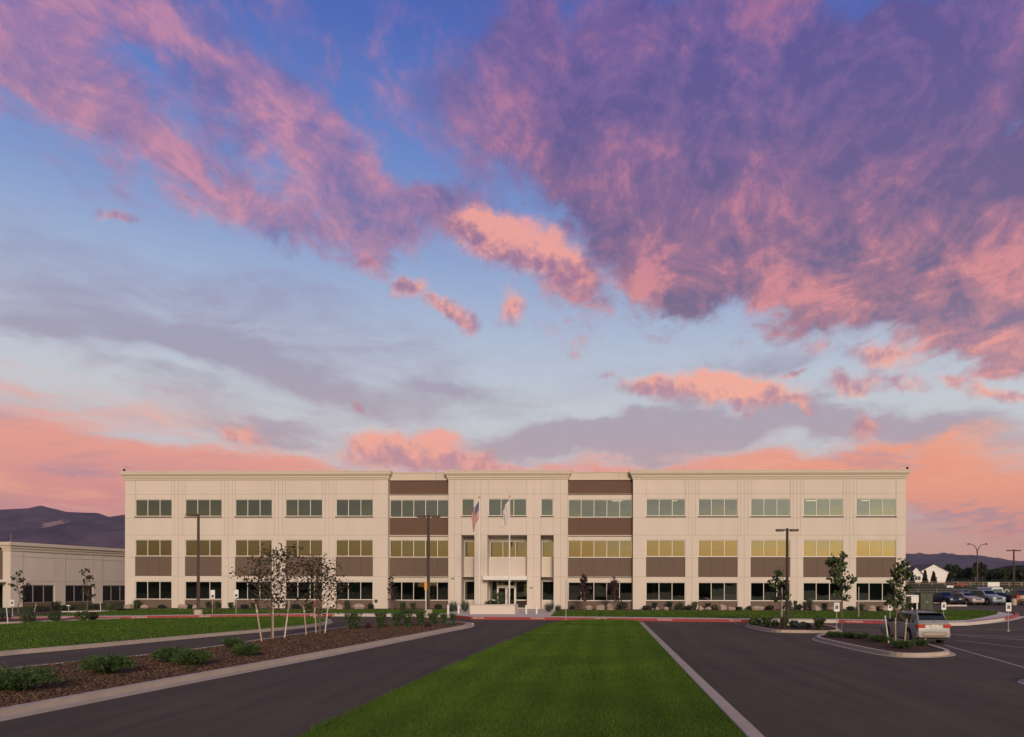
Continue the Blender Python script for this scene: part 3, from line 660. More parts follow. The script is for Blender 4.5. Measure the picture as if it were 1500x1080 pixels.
# recessed dark sections
RV = .55
def section(ua, ub):
    w = ub-ua; n = 5
    for z0, z1 in ((2.68, 3.22), (6.86, 7.36), (10.90, 11.42)): wall.box(ua, ub, RV, RV+T_, z0, z1)
    for z0, z1, m in ((0, .80, 0), (3.22, 5.12, 0), (7.36, 9.12, 2), (11.42, 12.86, 2)):
        pb = MB().box(ua, ub, RV+.05, RV+T_, z0, z1, m)
        for k in range(1, 5): pb.box(ua+w*k/5-.012, ua+w*k/5+.012, RV+.046, RV+.08, z0+.02, z1-.02, 1)
        pb.build('panel' if z0 else 'base_panel', ['brown_panel', 'brown_joint', 'brown_upper'], office)
    cor.box(ua, ub, RV-.04, RV+T_, 12.86, 13.60, 0); cor.box(ua, ub, RV-.10, RV+T_, 12.84, 12.96, 0); cor.box(ua, ub, RV-.10, RV+T_+.05, 13.56, 13.64, 0)
    cor.box(ua+w*.78-.02, ua+w*.78+.02, RV-.044, RV, 12.98, 13.55, 1)
    for r, (z0, z1) in {3: (9.12, 10.90), 2: (5.12, 6.86), 1: (.80, 2.68)}.items(): wins.append((ua+.02, ub-.02, z0, z1, RV+.12, 5, r, 'ribbon'))
section(uB, uC); section(uD, uE)
# return walls of the projecting blocks
for u in (uB, uC, uD, uE):
    s = -1 if u in (uB, uD) else 1
    wall.box(min(u, u+s*T_), max(u, u+s*T_), T_, RV+T_, 0, ZT)
# centre block with deep recesses
DEP = 1.55
c3 = [(U(676), U(694.3)), (U(715), U(771)), (U(792), U(810))]; c2 = [(U(675.5), U(694.9)), (U(713.6), U(772)), (U(791.5), U(811))]
wall.box(uC, uD, 0, T_, 7.32, 9.22); wall.box(uC, uD, 0, T_, 10.92, ZT)
ed = [uC]+[e for p in c3 for e in p]+[uD]
for i in range(0, 8, 2): wall.box(ed[i], ed[i+1], 0, T_, 9.22, 10.92)
ed2 = [uC]+[e for p in c2 for e in p]+[uD]
for i in range(0, 8, 2): wall.box(ed2[i], ed2[i+1], 0, T_, 0, 7.32)
for i, (a, c) in enumerate(c3): wins.append((a, c, 9.22, 10.92, .13, 3 if i == 1 else 1, 3, 'wing'))
for i, (a, c) in enumerate(c2):
    wall.box(a-.3, a, T_, DEP+.3, 0, 7.32); wall.box(c, c+.3, T_, DEP+.3, 0, 7.32)
    wall.box(a, c, T_, DEP+.3, 7.32, 7.55)
    wall.box(a, c, DEP, DEP+.25, 6.80, 7.32)
    wins.append((a+.02, c-.02, 5.15, 6.80, DEP+.10, 3 if i == 1 else 1, 2, 'recess'))
    if i == 1:
        wall.box(a, c, DEP-.45, DEP+.25, 3.20, 5.15); wall.box(a, c, DEP, DEP+.25, 2.85, 3.20); brown.box(a, c, DEP-.44, DEP-.1, 3.10, 3.198, 1)
    else:
        wall.box(a, c, DEP, DEP+.25, 2.78, 5.15); wall.box(a, c, DEP, DEP+.25, 0, .80)
        wins.append((a+.02, c-.02, .80, 2.78, DEP+.10, 1, 1, 'recess'))
for i in range(0, 8, 2):
    for z in (5.05, 9.02, 11.42, 3.2): jz(ed2[i], ed2[i+1], z) if z < 7 else None
for z in (7.36, 9.02, 11.42): jz(uC, uD, z)
for u in (U(704), U(782)): ju(u, 0, ZT)
for a, c in c3:
    for q in (a, c): ju(q, 7.4, 9.15); ju(q, 11.0, ZT)
for u in (U(665.5), U(821)): ju(u, 0, ZT)
# outer shell: sides, back, roof, floors, roof screen
DP = 36.0
wall.box(0, T_, T_, DP, 0, ZT); wall.box(uF-T_, uF, T_, DP, 0, ZT); wall.box(0, uF, DP, DP+.3, 0, 13.6)
cor.box(0, uF, T_+RV, DP, 12.84, 12.95, 0)
wall_o = wall.build('wall', ['precast', 'joint'], office); brown.build('canopy_trim', ['brown_panel', 'brown_joint', 'brown_upper'], office)
cor_o = cor.build('cornice', ['cornice', 'joint'], office)
rs = MB(); ua, ub = U(312, 14), U(1236, 14); rs.box(ua, ub, 14, 14.3, 12.95, 14.62); rs.box(ua, ua+.3, 14, 28, 12.95, 14.62); rs.box(ub-.3, ub, 14, 28, 12.95, 14.62)
rs.build('roof_screen', 'pale_concrete', office)
# floors, ceilings and the far interior wall
it = MB()
for z in (0.02, 4.1, 8.2, 12.4): it.box(T_, uF-T_, RV+DEP+.6, 11.8, z-.2, z, 2)
for z in (3.2, 7.3, 11.45): it.box(T_, uF-T_, .34, 11.8, z-.03, z, 1)
it.box(T_, uF-T_, 11.8, 11.9, 0, 12.4, 0)
for k in range(1, 16): 
    u = uF*k/16; 
    if k in (3, 5, 8, 11, 13): it.box(u, u+.1, RV+DEP+.8, 11.8, 0, 12.4, 0)
it.build('interior', ['interior', 'ceiling_tile', 'carpet'], office)
# lit ceiling lights seen through a few windows
for px0, px1, z, n in ((718,768,2.80,5),(1105,1150,11.40,2),(700,760,11.40,2),(600,650,7.25,2),(1190,1230,3.15,2),(860,880,3.15,1),(1255,1310,11.40,3),(950,1000,11.40,3),(272,322,11.40,2),(492,545,11.40,3),(790,830,7.25,2),(1030,1060,7.25,2),(1110,1150,7.25,1),(930,1000,3.15,2),(220,250,3.15,1),(417,472,11.40,4),(886,925,11.40,5),(1177,1234,11.40,4),(1030,1075,11.40,2),(344,398,7.25,1)):
    for k in range(n):
        u = U(px0)+(U(px1)-U(px0))*((k+.5)/n); v = 3.0+1.5*(k % 3)
        MB().box(u-.55, u+.55, v, v+.22, z-.02, z+.02).build('ceiling_light', 'lamp_panel', office)
MB().box(U(505), U(505)+.14, 2.2, 2.34, 1.15, 1.4).build('desk_lamp', 'warm_spot', office)
for px0, px1, z0, z1 in ((716,727,1.5,2.6),(757,769,1.2,2.5),(1180,1193,1.6,2.5),(1262,1268,1.5,2.2),(1106,1112,1.3,1.9)): MB().box(U(px0), U(px1), 6.0, 6.05, z0, z1).build('glow_panel', 'amber_glow', office)  # added glowing panels, standing in for warm light in the ground-floor glass
MB().box(U(690.5), U(693), DEP+1.2, DEP+1.3, 2.0, 2.5).build('screen', 'blue_glow', office)
# windows: frame > pane, blind
rb = random.Random(3)
for (u0, u1, z0, z1, v, n, row, style) in wins:
    f = MB(); fw = .055; w = u1-u0
    f.box(u0, u1, v-.05, v+.05, z0, z0+fw+.02); f.box(u0, u1, v-.05, v+.05, z1-fw, z1)
    for k in range(n+1):
        u = u0+w*k/n; h = fw/2 if 0 < k < n else fw
        a, c = (u, u+h) if k == 0 else ((u-h, u) if k == n else (u-h, u+h)); f.box(a, c, v-.05, v+.05, z0+fw+.02, z1-fw)
    fo = f.build('window', 'window_metal', office)
    if style == 'wing' and row == 3:
        MB().box(u0-.03, u1+.03, -.05, .12, z0-.10, z0-.002).build('sill', 'sill_dark', fo)
    p = MB()
    for k in range(n):
        a, c = u0+w*k/n+.01, u0+w*(k+1)/n-.01; i0 = len(p.v); p.box(a, c, v-.012, v+.012, z0+.03, z1-.03); ty, tx_ = rb.gauss(0, .0028), rb.gauss(0, .004)
        for i in range(i0, i0+8): q = p.v[i]; p.v[i] = (q[0], q[1]+(q[2]-z0)*ty+(q[0]-(a+c)/2)*tx_, q[2])
    p.build('pane', 'window_glass' if row > 1 else 'ground_glass', fo)
    for k in range(n):
        a, c = u0+w*k/n+.03, u0+w*(k+1)/n-.03; t = rb.random()
        if row == 3: full, mt = (t < .55), 'blind'
        elif row == 2: full, mt = (t < .25), 'blind'
        else: full, mt = (t < .42), 'dark_blind'
        if full:
            lo = z0+.04 if t < .3 else z0+(z1-z0)*rb.choice((.0, .0, .45))
            if 410 < CX+F*(BM @ Vector((u0,0,0))).x/(BM @ Vector((u0,0,0))).y < 425 or (row == 3 and style == 'ribbon' and k > 1 and u0 > uD-.5) or (row == 3 and 1170 < CX+F*(BM @ Vector((u0,0,0))).x/(BM @ Vector((u0,0,0))).y < 1185): continue
            MB().box(a, c, v+.10, v+.12, lo, z1-.05).build('blind', mt, fo)
# entrance: glazing, doors, canopy
a, c = c2[1]; e = MB(); v = DEP+.05
for u in (a, U(722, v)+.55, c-.06): pass
ug = [a, U(728.5, v), U(755.5, v), c]
for u in ug: e.box(u-.04, u+.04, v-.05, v+.05, .05, 2.84)
e.box(a, ug[1], v-.05, v+.05, .80, .90); e.box(ug[2], c, v-.05, v+.05, .80, .90); e.box(a, c, v-.05, v+.05, 2.76, 2.85); e.box(a, ug[1], v-.05, v+.05, .0, .07); e.box(ug[2], c, v-.05, v+.05, 0, .07)
e.box(ug[1], ug[2], v-.06, v+.06, 2.20, 2.36)
en = e.build('entrance', 'window_metal', office)
MB().box(a+.04, c-.04, v-.01, v+.01, .08, 2.8).build('pane', 'window_glass', en)
ud = (ug[1]+ug[2])/2
for (q0, q1) in ((ug[1]+.05, ud-.01), (ud+.01, ug[2]-.05)):
    d = MB(); d.box(q0, q0+.10, v-.09, v-.02, .04, 2.19); d.box(q1-.10, q1, v-.09, v-.02, .04, 2.19); d.box(q0+.1, q1-.1, v-.09, v-.02, 2.08, 2.19); d.box(q0+.1, q1-.1, v-.09, v-.02, .04, .26)
    do = d.build('door', 'white_metal', office); MB().box(q0+.1, q1-.1, v-.06, v-.05, .26, 2.08).build('pane', 'ground_glass', do)
    hx = q1-.06 if q1 < ud+.02 else q0+.06
    MB().tube([(hx, v-.14, .9), (hx, v-.14, 1.4)], .018, 6).build('handle', 'galvanised', do)
cp_ = MB(); cp_.box(U(707.5, -.9), U(771.8, -.9), -1.0, DEP-.5, 2.86, 3.26); cp_.build('canopy', 'white_metal', office, bevel=.02)
for px, z in ((551, .75),): MB().disc((U(px), -.03, z), (0,1,0), .17, .06, 16).build('wall_fixture', 'sill_dark', office)
for px, z in ((663.5, 3.0), (778.5, 2.1)):
    MB().box(U(px)-.16, U(px)+.16, -.18, 0, z, z+.10).build('wall_light', 'dull_metal', office)
# roof cameras on bent arms, lightning rods
for u, s in ((-.1, -1), (uF+.15, 1)):
    k = MB(); k.tube([(u-s*1.4, .2, 13.6), (u-s*.6, .1, 14.1), (u-.0*s, 0, 14.2), (u, 0, 13.98)], .025, 6); ko = k.build('camera_arm', 'galvanised', office)
    d = MB(); d.tube([(u, 0, 14.0), (u, 0, 13.93), (u, 0, 13.82), (u, 0, 13.74)], [.06, .13, .12, .04], 10); d.build('dome_camera', 'sill_dark', ko)
for k in range(9): MB().tube([(uF*(k+.5)/9, .3, 13.6), (uF*(k+.5)/9, .3, 14.25)], .012, 4).build('lightning_rod', 'galvanised', office)
# ---------------------------------------------------------------- low building on the left
WA = Vector((AT(15.5, 77.6)[0], 77.6, 0)); WB = Vector((AT(180, 91.5)[0], 91.5, 0)); wang = math.atan2(WB.y-WA.y, WB.x-WA.x); wlen = (WB-WA).length + 9
low = thing('low_building', 'low one-storey beige building at the left edge behind the bushes', 'building', (WA.x, WA.y, .02), wang)
LM = Matrix.Translation((WA.x, WA.y, .02)) @ Matrix.Rotation(wang, 4, 'Z'); LI = LM.inverted()
def UL(px):
    r = ray(px, CY); o = LM.translation; d = Vector((math.cos(wang), math.sin(wang))); return (r[0]*o.y-o.x)/(d.x-r[0]*d.y)
HT = 7.0
w_ = MB(); br = MB(); co = MB()
st = [(UL(33.5), UL(80)), (UL(96), UL(136.5)), (UL(150.5), UL(150.5)+3.9), (UL(150.5)+5.4, UL(150.5)+9.2)]
ed = [0]+[e for p in st for e in p]+[wlen]
for i in range(0, len(ed), 2): w_.box(ed[i], ed[i+1], 0, .3, 0, HT-.9)
for (a, c) in st:
    w_.box(a, c, .02, .3, 2.55, HT-.9); MB().box(a, c, .05, .3, 0, .68).build('base_panel', 'brown_panel', low)
    f = MB(); n = 3; wd = c-a
    for k in range(n+1):
        u = a+wd*k/n; f.box(u-.035 if k else u, u+.035 if k < n else u, .1, .18, .69, 2.54)
    f.box(a, c, .1, .18, 2.48, 2.56); f.box(a, c, .1, .18, .66, .73); fo = f.build('window', 'dull_metal', low)
    MB().box(a, c, .13, .15, .70, 2.5).build('pane', 'ground_glass', fo)
    w_.box(a-.012, a+.012, -.003, .01, 2.8, HT-1, 1); w_.box(c-.012, c+.012, -.003, .01, 2.8, HT-1, 1)
w_.box(0, wlen, -.003, .01, HT-1.5, HT-1.47, 1); w_.box(0, wlen, -.003, .01, 2.95, 2.97, 1)
# face running away to the left, with its brown panels and entrance
w_.box(0, .3, .3, 1.0, 0, HT-.9); w_.box(0, .3, 1.0, 12, 2.62, 3.1); br.box(.05, .3, 1.0, 12, 3.1, HT-.9); w_.box(0, .3, 12, 13, 0, HT-.9)
lw = MB(); 
for k in range(6): lw.box(.1, .18, 1.0+k*2.2-.04, 1.0+k*2.2+.04, 0, 2.6)
lw.box(.1, .18, 1.0, 12, 2.5, 2.6); lwo = lw.build('window', 'dull_metal', low); MB().box(.13, .15, 1.0, 12, .1, 2.5).build('pane', 'ground_glass', lwo)
w_.box(0, wlen, 17, 17.3, 0, HT-.9); w_.box(wlen-.3, wlen, .3, 17, 0, HT-.9)
for i, (z0, z1, o) in enumerate(((HT-.9, HT-.62, .10), (HT-.62, HT-.35, .20), (HT-.35, HT, .36))):
    co.box(-o, wlen, -o, 0, z0, z1, 0); co.box(-o, 0, 0, 1.0, z0, z1, 0); co.box(-o*.3, .3, 1.0, 13, z0, z1-.25, 0)
co.box(0, wlen, 0, 17, HT-.5, HT-.4, 0)
iw = MB(); iw.box(.3, wlen, 6, 6.1, 0, 3); iw.box(.3, wlen, .3, 6, 2.62, 2.68); iw.build('interior', 'interior', low)
w_.build('wall', ['precast', 'joint'], low); br.build('panel', 'brown_panel', low); co.build('cornice', 'cornice', low)
MB().tube([(.1, .1, HT), (.1, .1, HT+.9)], .02, 5).build('lightning_rod', 'galvanised', low)
# entrance frame of pale posts and a beam
pg = MB(); 
for a, c in ((-1.5, .6), (-1.5, 7.0)): pg.box(a, a+.16, c, c+.16, 0, 2.75)
pg.box(-1.6, .0, .5, 8.4, 2.75, 2.9); pg.build('porch', 'dull_metal', low)
# ---------------------------------------------------------------- lamps, flags, signs
def shoebox(mb, x0, x1, z): mb.box(min(x0,x1), max(x0,x1), -.2, .2, z, z+.13)
def parking_lamp(px, d, ybase, ytop, heads, label, base_h=.6, w=.09, hl=.55, gap=.12, rz=0.0, mt='pole_brown'):
    x = AT(px, d)[0]; zb = AT(px, d, ybase)[1]; top = AT(px, d, ytop)[1]-zb
    t = thing('parking_lamp', label, 'street lamp', (x, d, zb), rz, 'parking lot lamps')
    MB().tube([(0,0,-.3),(0,0,base_h)], .32, 16).build('concrete_base', 'concrete', t, bevel=.02)
    MB().tube([(0,0,base_h),(0,0,top)], [w*1.1, w*.85], 4).build('pole', mt, t)
    MB().box(-.16, .16, -.16, .16, base_h, base_h+.05).build('base_plate', mt, t)
    for s in heads:
        MB().box(min(s*w*.6, s*gap*2), max(s*w*.6, s*gap*2), -.04, .04, top-.16, top-.06).build('arm', mt, t)
        m = MB(); x0, x1 = s*gap*1.8, s*(gap*1.8+hl); shoebox(m, x0, x1, top-.19); h = m.build('lamp_head', mt, t, bevel=.02)
        MB().box(min(x0,x1)+.06, max(x0,x1)-.06, -.14, .14, top-.20, top-.189).build('lens', 'lens', h)
    return t
parking_lamp(290.5, 60.5, 904.5, 752.5, (-1,), 'tall brown single-head lamp on a round concrete base in the left lawn', .62, .13, .75)
parking_lamp(627.5, 61, 902, 754.5, (-1, 1), 'tall brown twin-head lamp behind the median shrubs, left of the entrance', .5, .13, .72)
parking_lamp(1153, 47.5, 918.5, 774, (-1, 1), 'brown twin-head lamp standing in the small planted island right of the central lawn', .3, .10, .48)
parking_lamp(1485, 88, 886.5, 805, (-1, 1), 'twin-head lamp at the far right among the cars of the rear lot', .75, .12, .55)
def road_lamp():
    px, d = 1431.5, 200.0; x = AT(px, d)[0]; zb = float(hz(x, d)); top = AT(px, d, 806)[1]-zb
    t = thing('street_lamp', 'tall road lamp with two upswept curved arms beyond the parked cars', 'street lamp', (x, d, zb))
    MB().tube([(0,0,0),(0,0,top)], [.22,.16], 8).build('pole', 'pole_brown', t)
    for s in (-1, 1):
        MB().tube([(0,0,top-.4),(s*.35,0,top+.6),(s*.9,0,top+1.25),(s*1.7,0,top+1.55),(s*2.1,0,top+1.6)], [.12,.11,.1,.09,.08], 6).build('arm', 'pole_brown', t)
        MB().tube([(s*1.9,0,top+1.6),(s*2.3,0,top+1.64),(s*2.75,0,top+1.56)], [.10,.22,.10], 8).build('lamp_head', 'pole_brown', t)
road_lamp()
# planter wall, flagpoles, flags
dP = 62.6; zP = KH
x0, x1 = AT(688, dP)[0], AT(754.5, dP)[0]
pw = thing('planter_wall', 'long low cream planter wall around the flagpoles in front of the entrance', 'planter', ((x0+x1)/2, dP, zP), BANG)
hw = (x1-x0)/2; m = MB(); ph = .74
m.box(-hw, hw, 0, .25, 0, ph); m.box(-hw, hw, 2.0, 2.25, 0, ph); m.box(-hw, -hw+.25, .25, 2.0, 0, ph); m.box(hw-.25, hw, .25, 2.0, 0, ph); m.build('wall', 'precast', pw, bevel=.015)
m = MB(); m.box(-hw-.04, hw+.04, -.04, .29, ph, ph+.07); m.box(-hw-.04, hw+.04, 1.96, 2.29, ph, ph+.07); m.box(-hw-.04, -hw+.29, .29, 1.96, ph, ph+.07); m.box(hw-.29, hw+.04, .29, 1.96, ph, ph+.07); m.build('coping', 'pale_concrete', pw)
MB().box(-hw+.25, hw-.25, .25, 2.0, .1, ph-.1).build('soil', 'soil_bed', pw)
def flagpole(px, ytop, label):
    x = AT(px, dP+1.1)[0]; top = AT(px, dP+1.1, ytop)[1]-zP
    t = thing('flagpole', label, 'flagpole', (x, dP+1.1, zP), 0, 'flagpoles by the entrance')
    MB().tube([(0,0,.3),(0,0,top)], [.07,.035], 10).build('pole', 'white_metal', t); m = MB()
    m.tube([(0,0,top-.02),(0,0,top+.03),(0,0,top+.10),(0,0,top+.17),(0,0,top+.2)], [.02,.07,.09,.07,.02], 10).build('finial', 'sign_yellow', t, smooth=True)
    MB().tube([(.07,0,1.6),(.06,0,top-.1)], .008, 4).build('halyard', 'white_metal', t); MB().tube([(.05,0,1.55),(.13,0,1.55)], .02, 5).build('cleat', 'galvanised', t)
    return x, top
fx1, ft1 = flagpole(702, 730, 'white flagpole carrying the national flag, left of the entrance doors')
fx2, ft2 = flagpole(746, 729, 'white flagpole in front of the entrance doors carrying the plain pale flag')
def limp(u, v, fly, hoist, lean, drop, ph):
    """a flag hanging limp: u along the fly, v down the hoist"""
    x = -fly*lean*(u**.8)*(1-.25*v) + .09*math.sin(7*u+ph+2*v)*u
    z = -v*hoist*(1-.12*u) - fly*drop*u
    y = .16*math.sin(11*u+3*v+ph)*u**.5 + .05*math.sin(23*u+ph)
    return x, y, z
def flag(name, label, fx, top, fly, hoist, lean, drop, ph, national):
    m = MB(); NU, NV = 52, 26
    for i in range(NU):
        for j in range(NV):
            u0, u1, v0, v1 = i/NU, (i+1)/NU, j/NV, (j+1)/NV
            k = 1
            if national:
                k = 0 if (j//2) % 2 == 0 else 1
                if i < NU*.4 and j < 14: k = 2
            m.quad(limp(u0,v1,fly,hoist,lean,drop,ph), limp(u1,v1,fly,hoist,lean,drop,ph), limp(u1,v0,fly,hoist,lean,drop,ph), limp(u0,v0,fly,hoist,lean,drop,ph), k)
    if national:
        for r in range(9):
            for c in range(6 if r % 2 == 0 else 5):
                u = .4*(c*2+1+(r % 2))/12.5; v = 7/13*(r+1)/10; p = limp(u,v,fly,hoist,lean,drop,ph); q = limp(u+.02,v,fly,hoist,lean,drop,ph); w = limp(u,v+.022,fly,hoist,lean,drop,ph); w2 = limp(u+.02,v+.022,fly,hoist,lean,drop,ph)
                o = [(a[0], a[1]-.01, a[2]) for a in (w, w2, q, p)]; m.quad(*o, 1)
    # welding the grid keeps the cloth smooth
    o = m.build(name, ['flag_red','flag_white','flag_blue'], smooth=True); bm = bmesh.new(); bm.from_mesh(o.data); bmesh.ops.remove_doubles(bm, verts=bm.verts, dist=.0005); bm.to_mesh(o.data); bm.free()
    so_ = o.modifiers.new('cloth', 'SOLIDIFY'); so_.thickness = .012
    o.location = (fx-.05, dP+1.1, zP+top-.25); return tag(o, label, 'flag', 'flags hanging limp')
flag('national_flag', 'red and white striped flag with a dark blue canton hanging limp on its pole', fx1, ft1, 2.3, 1.45, .30, .58, .4, True)
flag('pale_flag', 'plain whitish flag hanging limp in front of the upper windows', fx2, ft2, 1.9, 1.5, .30, .52, 2.0, False)
# bollards by the entrance
for px, lab in ((656.5,'leftmost white bollard beside the spiky clump left of the entrance'),(671.8,'white bollard between the clump of spiky plants and the planter wall'),(770.8,'white bollard just right of the planter wall'),(786,'white bollard at the right end of the entrance paving beside the lawn')):
    d = 63.2; x = AT(px, d)[0]; t = thing('bollard', lab, 'bollard', (x, d, KH), 0, 'bollards in front of the entrance')
    MB().tube([(0,0,-.02),(0,0,.72)], .085, 14).build('post', 'white_metal', t, smooth=False); MB().tube([(0,0,.72),(0,0,.76),(0,0,.78)], [.085,.06,.01], 14).build('cap', 'white_metal', t)
# parking signs with the wheelchair symbol
def access_sign(px, d, ytop, label, zb=0.0, rz=0.0):
    x = AT(px, d)[0]; top = AT(px, d, ytop)[1]-zb; t = thing('parking_sign', label, 'sign', (x, d, zb), rz, 'accessible parking signs')
    MB().tube([(0,.03,0),(0,.03,top-.02)], .028, 6).build('post', 'galvanised', t); MB().tube([(0,.03,-.02),(0,.03,.06)], [.10,.07], 10).build('footing', 'concrete', t)
    p = MB().box(-.155, .155, -.012, 0, top-.50, top).build('sign_plate', 'sign_white', t, bevel=.01)
    MB().box(-.085, .085, -.017, -.013, top-.36, top-.16).build('symbol_field', 'sign_dark', p)
    m = MB(); z = top-.36; m.disc((-.01,-.019,z+.165), (0,1,0), .014, .003, 10)
    m.tube([(-.01,-.019,z+.145),(-.005,-.019,z+.09),(.035,-.019,z+.088),(.05,-.019,z+.045)], .007, 4)
    m.tube([(-.01+.045*math.cos(a)*1, -.019, z+.065+.045*math.sin(a)) for a in [R(q) for q in range(140, 400, 20)]], .005, 4)
    m.build('wheelchair_symbol', 'sign_white', p)
    tx = text_mesh('RESERVED', .05, 'lettering', 'sign_dark', p); tx.location = (0, -.0135, top-.07); tx.rotation_euler = (R(90), 0, 0)
    tx = text_mesh('PARKING', .05, 'lettering', 'sign_dark', p); tx.location = (0, -.0135, top-.12); tx.rotation_euler = (R(90), 0, 0)
access_sign(1225.8, G(1226,926)[1], 883, 'white accessible parking sign at the right tip of the island with the twin-head lamp')
access_sign(1304, 50.5, 883.5, 'white accessible parking sign partly behind the young tree, left of the silver wagon')
access_sign(1382.5, 50.5, 882.5, 'white accessible parking sign just right behind the silver wagon')
access_sign(1477.5, G(1478,925)[1], 883, 'white accessible parking sign standing alone in front of the curved red kerb')
access_sign(18, 62, 879, 'white accessible parking sign at the far left in front of the low building')
def side_sign(px, d, y0, y1, yb, label):
    x = AT(px, d)[0]; zb = AT(px, d, yb)[1]; zt = AT(px, d, y0)[1]-zb; zl = AT(px, d, y1)[1]-zb
    t = thing('traffic_sign', label, 'sign', (x, d, zb), R(38)); MB().tube([(0,.03,0),(0,.03,zt)], .028, 6).build('post', 'galvanised', t)
    MB().box(-.17, .17, -.012, 0, zl, zt).build('sign_plate', 'sign_white', t, bevel=.01); MB().box(-.09, .09, -.016, -.012, zl+.1, zl+.3).build('symbol_field', 'sign_dark', t)
side_sign(311.5, 62, 864.5, 877, 903, 'narrow pale sign on a post to the right of the single-head lamp')
side_sign(346, 62, 864, 876, 903, 'pale sign on a thin post in the left lawn, nearest the staked trees')
def post(name, px, d, yb, yt, r, mt, label, cat='post', band=None, group=None):
    x = AT(px, d)[0]; zb = AT(px, d, yb)[1]; h = AT(px, d, yt)[1]-zb; t = thing(name, label, cat, (x, d, zb), 0, group)
    MB().tube([(0,0,-.05),(0,0,h)], r, 8).build('post', mt, t); MB().tube([(0,0,h),(0,0,h+r*1.2)], [r, r*.3], 8).build('cap', mt, t)
    if band: MB().tube([(0,0,h*band[0]),(0,0,h*band[1])], r*1.25, 8).build('band', band[2], t)
    return t
post('marker_post', 829, 53.5, 911, 850, .028, 'galvanised', 'thin grey marker post at the far end of the central lawn')
post('marker_post', 1258, 58.5, 905, 860, .03, 'galvanised', 'thin grey marker post in the front lawn under the second window from the building end')
post('marker_post', 460.7, 56, 911, 851, .04, 'stake_pale', 'white marker post with a red band among the staked trees', band=(.38, .52, 'red_paint'))
yp = post('yellow_sign', 624, 60.5, 900, 846, .04, 'white_metal', 'white post with a small yellow sign beside the twin-head lamp left of the entrance', 'sign')
MB().box(-.12, .10, -.05, -.035, 1.95, 2.6).build('sign_plate', 'sign_yellow', yp, bevel=.01)
post('marker_post', 1145.5, 47.8, 917, 862, .035, 'galvanised', 'pale post beside the lamp in the planted island on the right')
# ---------------------------------------------------------------- stakes and young trees
def stake(px, yb, yt, lean, label, mt='stake_wood', z=.12, r=.032, group='tree stakes'):
    x, d = G(px, yb, z); xt, zt = AT(px+lean, d, yt)
    t = thing('tree_stake', label, 'stake', (x, d, z), 0, group)
    v = Vector((xt-x, .02*lean/abs(lean or 1), zt-z)); MB().tube([(0,0,-.1), tuple(v)], [r, r*.92], 8).build('post', mt, t)
    MB().tube([tuple(v*.80), tuple(v*.83)], r*1.35, 8).build('strap', 'flag_white', t); return t
stake(384, 940, 885, -9, 'leftmost leaning wooden stake of the left staked tree')
stake(400, 936, 890, 0, 'upright wooden stake behind the left staked tree')
stake(416.5, 934, 880, 7, 'pale stake leaning right beside the left staked tree', 'stake_pale')
stake(449, 930.5, 888, -4, 'wooden stake left of the right staked tree in the median')
stake(463, 928, 884, -1.5, 'thin upright stake beside the white and red marker post')
stake(475.5, 928, 889, 5, 'pale stake leaning right at the right staked tree', 'stake_pale')
stake(1302, 941.5, 902, -6, 'pale leaning stake nearest the front wheel of the silver wagon', 'stake_pale')
stake(1311.5, 942, 905, 0, 'thin middle stake in the island in front of the silver wagon', 'stake_wood', r=.022)
stake(1324.5, 943, 907, 4, 'brownish stake leaning right in front of the rear wheel of the silver wagon')
stake(148, 897, 881, -1, 'short pale stake by the bush in the far left bed', 'stake_pale'); stake(12, 914, 882, -3, 'pale slanting stake at the far left edge', 'stake_pale')
stake(49, 899, 884, 4, 'thin slanting stake between the left bushes')
def young_tree(px, d, ytrunk, yc0, yc1, wpx, label, leaf='leaf_sparse', nleaf=900, zb=.12, lsize=.13, nb=16, clump=.30, bark='bark', up=.5, name='young_tree', group='young staked trees', bias=0.0, rt=.045):
    x = AT(px, d)[0]; s = F/d; zt = AT(px, d, yc0)[1]-zb; zl = AT(px, d, yc1)[1]-zb; W = wpx/s/2
    t = thing(name, label, 'tree', (x, d, zb), 0, group); r = random.Random(int(px*7)); m = MB(); cs = []
    wob = [(r.uniform(-.06,.06)*k, r.uniform(-.06,.06)*k, zt*k/6*.97) for k in range(7)]; wob[0] = (0,0,-.05)
    m.tube(wob, [rt*(1-.8*k/6) for k in range(7)], 6)
    for i in range(nb):
        h = zl + (zt-zl)*(i/nb)**.9*.93 - .1; k = h/(zt*.97)*6; i0 = min(5, max(0, int(k))); p = Vector(wob[i0]).lerp(Vector(wob[i0+1]), k-i0)
        a = i*2.399+r.uniform(-.4,.4); rel = (h-zl)/(zt-zl); L = W*(1.05-.75*rel)*r.uniform(.55,1.1)*(.75 if rel < .12 else 1)
        e = p + Vector((math.cos(a)*L+bias*rel, math.sin(a)*L, L*up*r.uniform(.5,1.8)+.15)); mid = p.lerp(e, .5) + Vector((0,0,.06*L))
        m.tube([tuple(p), tuple(mid), tuple(e)], [rt*.4*(1-.5*rel), rt*.24, rt*.08], 5)
        for q in range(r.randint(2,4)):
            tt = r.uniform(.35,1); b0 = p.lerp(e, tt); e2 = b0+Vector((r.uniform(-1,1), r.uniform(-1,1), r.uniform(-.2,1))).normalized()*L*r.uniform(.15,.38); m.tube([tuple(b0), tuple(e2)], [rt*.13, rt*.05], 4, caps=False); cs += [tuple(b0.lerp(e2, f)) for f in (.4,.75,1)]
        cs += [tuple(p.lerp(e, f)) for f in (.45,.65,.85,1)]
    cs += [(0, 0, zt-.15), (0, 0, zt-.4)]
    m.build('trunk', bark, t); c = np.array(cs)[rng.integers(0, len(cs), nleaf)] + rng.normal(size=(nleaf,3))*clump*np.array([.5,.5,.4])
    soup('crown', leafquads(c, lsize), leaf, t); return t
